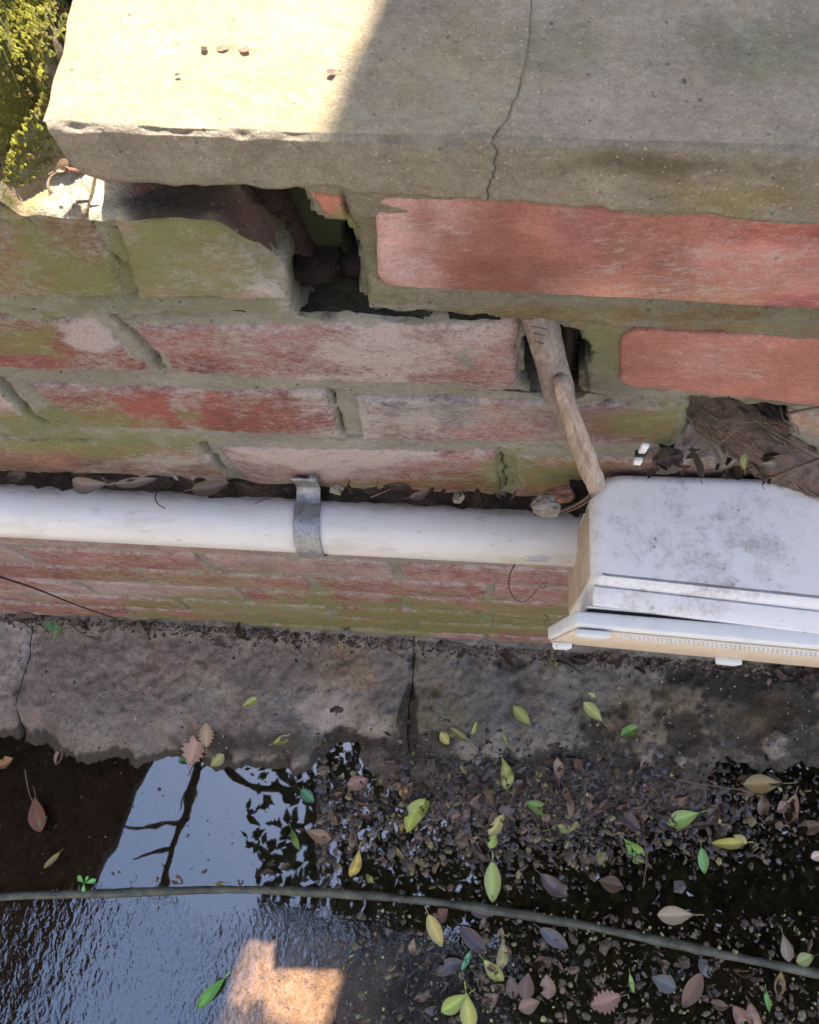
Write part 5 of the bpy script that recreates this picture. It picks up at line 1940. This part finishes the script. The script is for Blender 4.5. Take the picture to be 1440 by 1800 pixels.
gtwig([(822, 1462), (836, 1480), (852, 1508)], .0012, 'thin brown twig among the leaves left of the pale yellow leaf')
gtwig([(808, 1708), (830, 1740), (868, 1766)], .0014, 'grey twig running from the blue grey leaf towards the bottom')
gtwig([(1242, 1420), (1244, 1460), (1256, 1490), (1272, 1504)], .0018, 'dark curved stem right of the fresh green leaf')
gtwig([(1130, 1470), (1136, 1510), (1130, 1560)], .0012, 'stalk hanging from the torn green leaf')
gtwig([(1076, 1752), (1098, 1742)], .0012, 'short stalk of the crumpled pinkish leaf')
gtwig([(45, 1352), (52, 1390), (62, 1415)], .0012, 'thin stem above the lone brown leaf')
gtwig([(118, 1088), (140, 1112), (180, 1128)], .0018, 'grey twig in the debris at the wall foot on the left')
gtwig([(188, 1130), (196, 1108), (202, 1086)], .0018, 'upright twig where the leaning stem meets the ground')
gtwig([(780, 1128), (830, 1140), (860, 1156)], .0018, 'pale twig at the wall foot right of the joint')
gtwig([(440, 1330), (500, 1324), (560, 1330)], .0012, 'thin straight twig floating at the kerb edge')
gtwig([(1160, 1362), (1230, 1378), (1330, 1392)], .0014, 'thin stem lying along the litter at right')
for i in range(40):
    x = rg.uniform(0, 1440)
    y = np.interp(x, [0, 300, 640, 980, 1440], [1086, 1102, 1126, 1152, 1180]) + abs(rg.gauss(0, 9))
    a = rg.gauss(0, .5)
    L = rg.uniform(15, 50)
    gtwig([(x, y), (x + L * math.cos(a) * .5, y + L * math.sin(a) * .5 + rg.uniform(-3, 3)), (x + L * math.cos(a), y + L * math.sin(a))], rg.uniform(.0006, .0014), sidelabel('thin %s rootlet' % ('short' if L < 30 else 'long'), x, y, '', FOOTM), rg.choice(['twig', 'thread']), 'rootlets at the wall foot', .004)


# fine crumbs: nobody could count them
def crumbs(name, n, fx, fy, label, smin, smax, palette, seed, trees=TREES):
    rr = random.Random(seed)
    V, F, C = [], [], []
    while n > 0:
        n -= 1
        x, y = fx(rr), fy(rr)
        h = hit(x, y, trees)
        if h is None:
            continue
        p = h[0]
        s = rr.uniform(smin, smax) * (1 if rr.random() < .85 else 1.8)
        a0 = rr.random() * 6.28
        el = rr.uniform(.12, .9)
        b = len(V)
        k = 5
        tilt = rr.uniform(-.35, .35)
        for q in range(k):
            a = 6.283 * q / k
            u, v = math.cos(a) * s * rr.uniform(.7, 1.2), math.sin(a) * s * el * rr.uniform(.7, 1.2)
            V.append((p.x + u * math.cos(a0) - v * math.sin(a0), p.y + u * math.sin(a0) + v * math.cos(a0), p.z + .0015 + u * tilt))
        V.append((p.x, p.y, p.z + .0015 + s * .35))
        c = palette[rr.randrange(len(palette))] * rr.uniform(.6, 1.2)
        C += [c] * 6
        for q in range(k):
            F.append((b + q, b + (q + 1) % k, b + 5))
    o = link(name, V, F, M['debris'], None, False, np.array(C), np.tile([.1, .1, .2], (len(V), 1)))
    tag(o, label, 'debris', kind='stuff')


def wy(x):
    return np.interp(x, [0, 300, 640, 980, 1440], [1080, 1096, 1120, 1146, 1176])


def fxw(r):
    fxw.x = r.uniform(-20, 1460)
    return fxw.x


crumbs('wall_foot_debris', 3000, fxw, lambda r: wy(fxw.x) + abs(r.gauss(0, 11)), 'fine soil crumbs and root scraps along the foot of the wall', .0012, .004, [lin(104, 88, 78), lin(84, 72, 64), lin(128, 114, 104), lin(66, 56, 50)], 3)
crumbs('litter_crumbs', 5000, lambda r: min(max(r.gauss(960, 260), 560), 1460), lambda r: r.gauss(1425, 55), 'small wet scraps filling the litter bank', .0012, .0045, [lin(84, 74, 70), lin(60, 54, 50), lin(110, 92, 80), lin(44, 40, 40), lin(92, 92, 100)], 4)
crumbs('litter_crumbs', 1500, lambda r: min(max(r.gauss(900, 260), 570), 1460), lambda r: min(r.gauss(1445, 55), 1560), 'matted scraps of small wet leaves filling the litter bank', .003, .0075, [lin(96, 84, 74), lin(78, 66, 58), lin(120, 100, 84), lin(100, 96, 98), lin(136, 128, 84), lin(70, 62, 58)], 14)
crumbs('drain_crumbs', 350, lambda r: r.uniform(600, 1460), lambda r: r.uniform(1610, 1810), 'small leaf scraps lying in the water below the hose', .003, .007, [lin(104, 88, 76), lin(80, 70, 62), lin(110, 104, 84)], 15)
crumbs('drain_crumbs', 900, lambda r: r.uniform(600, 1460), lambda r: r.uniform(1600, 1800), 'small scraps scattered in the water below the hose', .001, .0035, [lin(120, 100, 88), lin(90, 80, 72), lin(150, 160, 100)], 5)
crumbs('drain_crumbs', 130, lambda r: r.uniform(0, 560), lambda r: r.uniform(1330, 1560), 'few small specks floating on the calm water at left', .0008, .0022, [lin(110, 96, 84), lin(90, 76, 64), lin(120, 120, 84)], 6)
crumbs('kerb_grit', 1500, lambda r: r.uniform(0, 1440), lambda r: r.uniform(1130, 1330), 'loose grit lying on the kerb blocks', .0006, .0022, [lin(150, 136, 124), lin(90, 80, 72), lin(60, 54, 50), lin(180, 168, 150)], 7)

# ------------------------------------------------------------------ out of view: added light helpers, then what the water mirrors
# added unseen wall: its corner throws the shadow edge on the coping
sx = sunvec.x / sunvec.y
cy = .50
cxh = .1445 + sx * (.62 + .0095)
V, F = boxmesh(cxh, 5, cy, .62, -.35, 4.2)
h_ = thing('added_wall', (2, cy, -.35), 'unseen plastered wall corner added to keep the sun off the coping', 'added_wall')
link('wall', V, F, M['plaster'], h_, False)
V, F = boxmesh(cxh + .02, 5.2, cy + .001, .70, 4.2, 4.3)
link('roof', V, F, M['roof'], h_, False)
V, F = boxmesh(-5, 5, -3.0, -2.7, -1.03, 2.6)
h2 = thing('bounce_wall', (0, -2.85, -1.03), 'unseen cream wall added opposite the brick wall to bounce warm light', 'added_wall')  # added out of view as a sunlit surface for warm bounce light
link('wall', V, F, M['cream'], h2, False)
V, F = boxmesh(-5, 5, -2.699, -.95, -1.029, -1.0)
pth = link('bounce_floor', V, F, M['cream'], None, False)  # unseen pale floor added to bounce sunlight upwards
struct(pth)
# unseen block added on the left behind the wall to stop the sun
xr = -.014 + sx * .5
V, F = boxmesh(xr - 1.2, xr, .5, .62, -.35, 2.6, .01)
pl = thing('left_sun_blocker', (xr - .3, .7, -.35), 'unseen plastered block added at the left to stop the sun', 'sun_blocker')
link('shaft', V, F, M['plaster'], pl, False)
V, F = boxmesh(xr - 1.26, xr - .002, .5, .7, 2.6, 2.66, .005)
link('cap', V, F, M['roof'], pl, False)


def refl(px, py, Z):
    """point at height Z that the water surface mirrors at photo position px,py"""
    p = onZ(px, py, WZ)
    s = (p - CAMPOS) / (CAMPOS[2] - WZ)
    return np.array([p[0] + s[0] * (Z - WZ), p[1] + s[1] * (Z - WZ), Z])


# shed roof on the left: its edge is the straight dark border of the mirrored sky
Zr = 2.3
e = [refl(278, 1300, Zr), refl(215, 1440, Zr), refl(150, 1570, Zr), refl(30, 1830, Zr), refl(-10, 1900, Zr)]
e0 = e[0] + (e[0] - e[-1]) * .5
poly = [e0] + e + [e[-1] + np.array([-1.8, 0, 0]), e0 + np.array([-1.8, 0, 0])]
V = [tuple(p) for p in poly] + [tuple(p + np.array([0, 0, .08])) for p in poly]
n = len(poly)
F = [tuple(range(n)), tuple(reversed(range(n, 2 * n)))] + [(i, (i + 1) % n, n + (i + 1) % n, n + i) for i in range(n)]
sh = thing('garden_shed', (-2.5, -1, -1.03), 'dark garden shed roof reaching over the drain from the left', 'shed')
link('roof', V, F, M['roof'], sh, False)
V, F = boxmesh(-2.9, -2.8, -2.2, .2, -1.03, 2.3)
link('wall', V, F, M['plaster'], sh, False)

# overhanging tree: crown of separate leaves with a gap through which the sky shows
tree = thing('tree', (2.6, -1.6, -1.03), 'leafy tree whose crown hangs over the drain', 'tree')
V, F = tube(spline([(2.6, -1.6, -1.03), (2.5, -1.5, .6), (2.2, -1.3, 1.8), (1.4, -.9, 2.5), (.6, -.6, 2.8)], 8), np.linspace(.16, .03, 33), 12)
link('trunk', V, F, M['trunk'], tree)
bp = spline([refl(352, 1290, 2.75), refl(340, 1370, 2.75), refl(318, 1450, 2.75), refl(292, 1545, 2.75), refl(300, 1640, 2.75), refl(270, 1760, 2.75)], 6)
V, F = tube(bp, np.linspace(.035, .016, len(bp)), 8, jit=.5)
link('branch', V, F, M['trunk'], tree)
for q, r_ in (([(330, 1442), (290, 1444), (255, 1456), (215, 1450)], .016), ([(305, 1495), (270, 1500), (230, 1512)], .018), ([(338, 1380), (318, 1405), (310, 1425)], .009), ([(352, 1290), (440, 1380), (620, 1400), (800, 1420)], .03), ([(345, 1360), (370, 1340), (420, 1330)], .01)):
    bp = spline([refl(x, y, 2.75) for x, y in q], 5)
    V, F = tube(bp, np.linspace(r_, r_ * .5, len(bp)), 6, jit=.5)
    link('branch', V, F, M['trunk'], tree)
V, F = [], []
gap = np.array([refl(x, y, 2.6)[:2] for x, y in ((250, 1200), (200, 1500), (100, 1580), (-50, 1900), (360, 1900), (395, 1780), (455, 1690), (440, 1640), (470, 1600), (450, 1540), (430, 1440), (440, 1330), (430, 1200))])
rr = np.random.RandomState(9)
lo, hi = refl(380, 1150, 2.6), refl(1560, 1950, 2.6)
N = 15000
PX = np.where(rr.rand(N) < .35, rr.uniform(900, 1540, N), rr.uniform(330, 1540, N))
PY = rr.uniform(1240, 1900, N)
for i in range(N):
    z = rr.uniform(2.35, 3.1)
    p = refl(PX[i], PY[i], z)
    q = refl(PX[i], PY[i], 2.6)[:2] + rr.normal(0, .035, 2)
    if inpoly(q[None], gap)[0]:
        continue
    # loose edge next to the gap
    dd = PX[i] - np.interp(PY[i], [1200, 1330, 1540, 1600, 1690, 1900], [430, 440, 440, 480, 470, 360])
    if dd < 260 and rr.rand() < .55 * (1 - dd / 260):
        continue
    L = rr.uniform(.03, .055)
    a = rr.uniform(0, 6.28)
    d1 = np.array([math.cos(a), math.sin(a), rr.normal(0, .35)]) * L
    d2 = np.array([-math.sin(a), math.cos(a), rr.normal(0, .35)]) * L * .5
    b = len(V)
    V += [p - d1, p + d2, p + d1, p - d2]
    F += [(b, b + 1, b + 2, b + 3)]
cr = link('crown', V, F, M['canopy'], tree, False)
cr['kind'] = 'stuff'
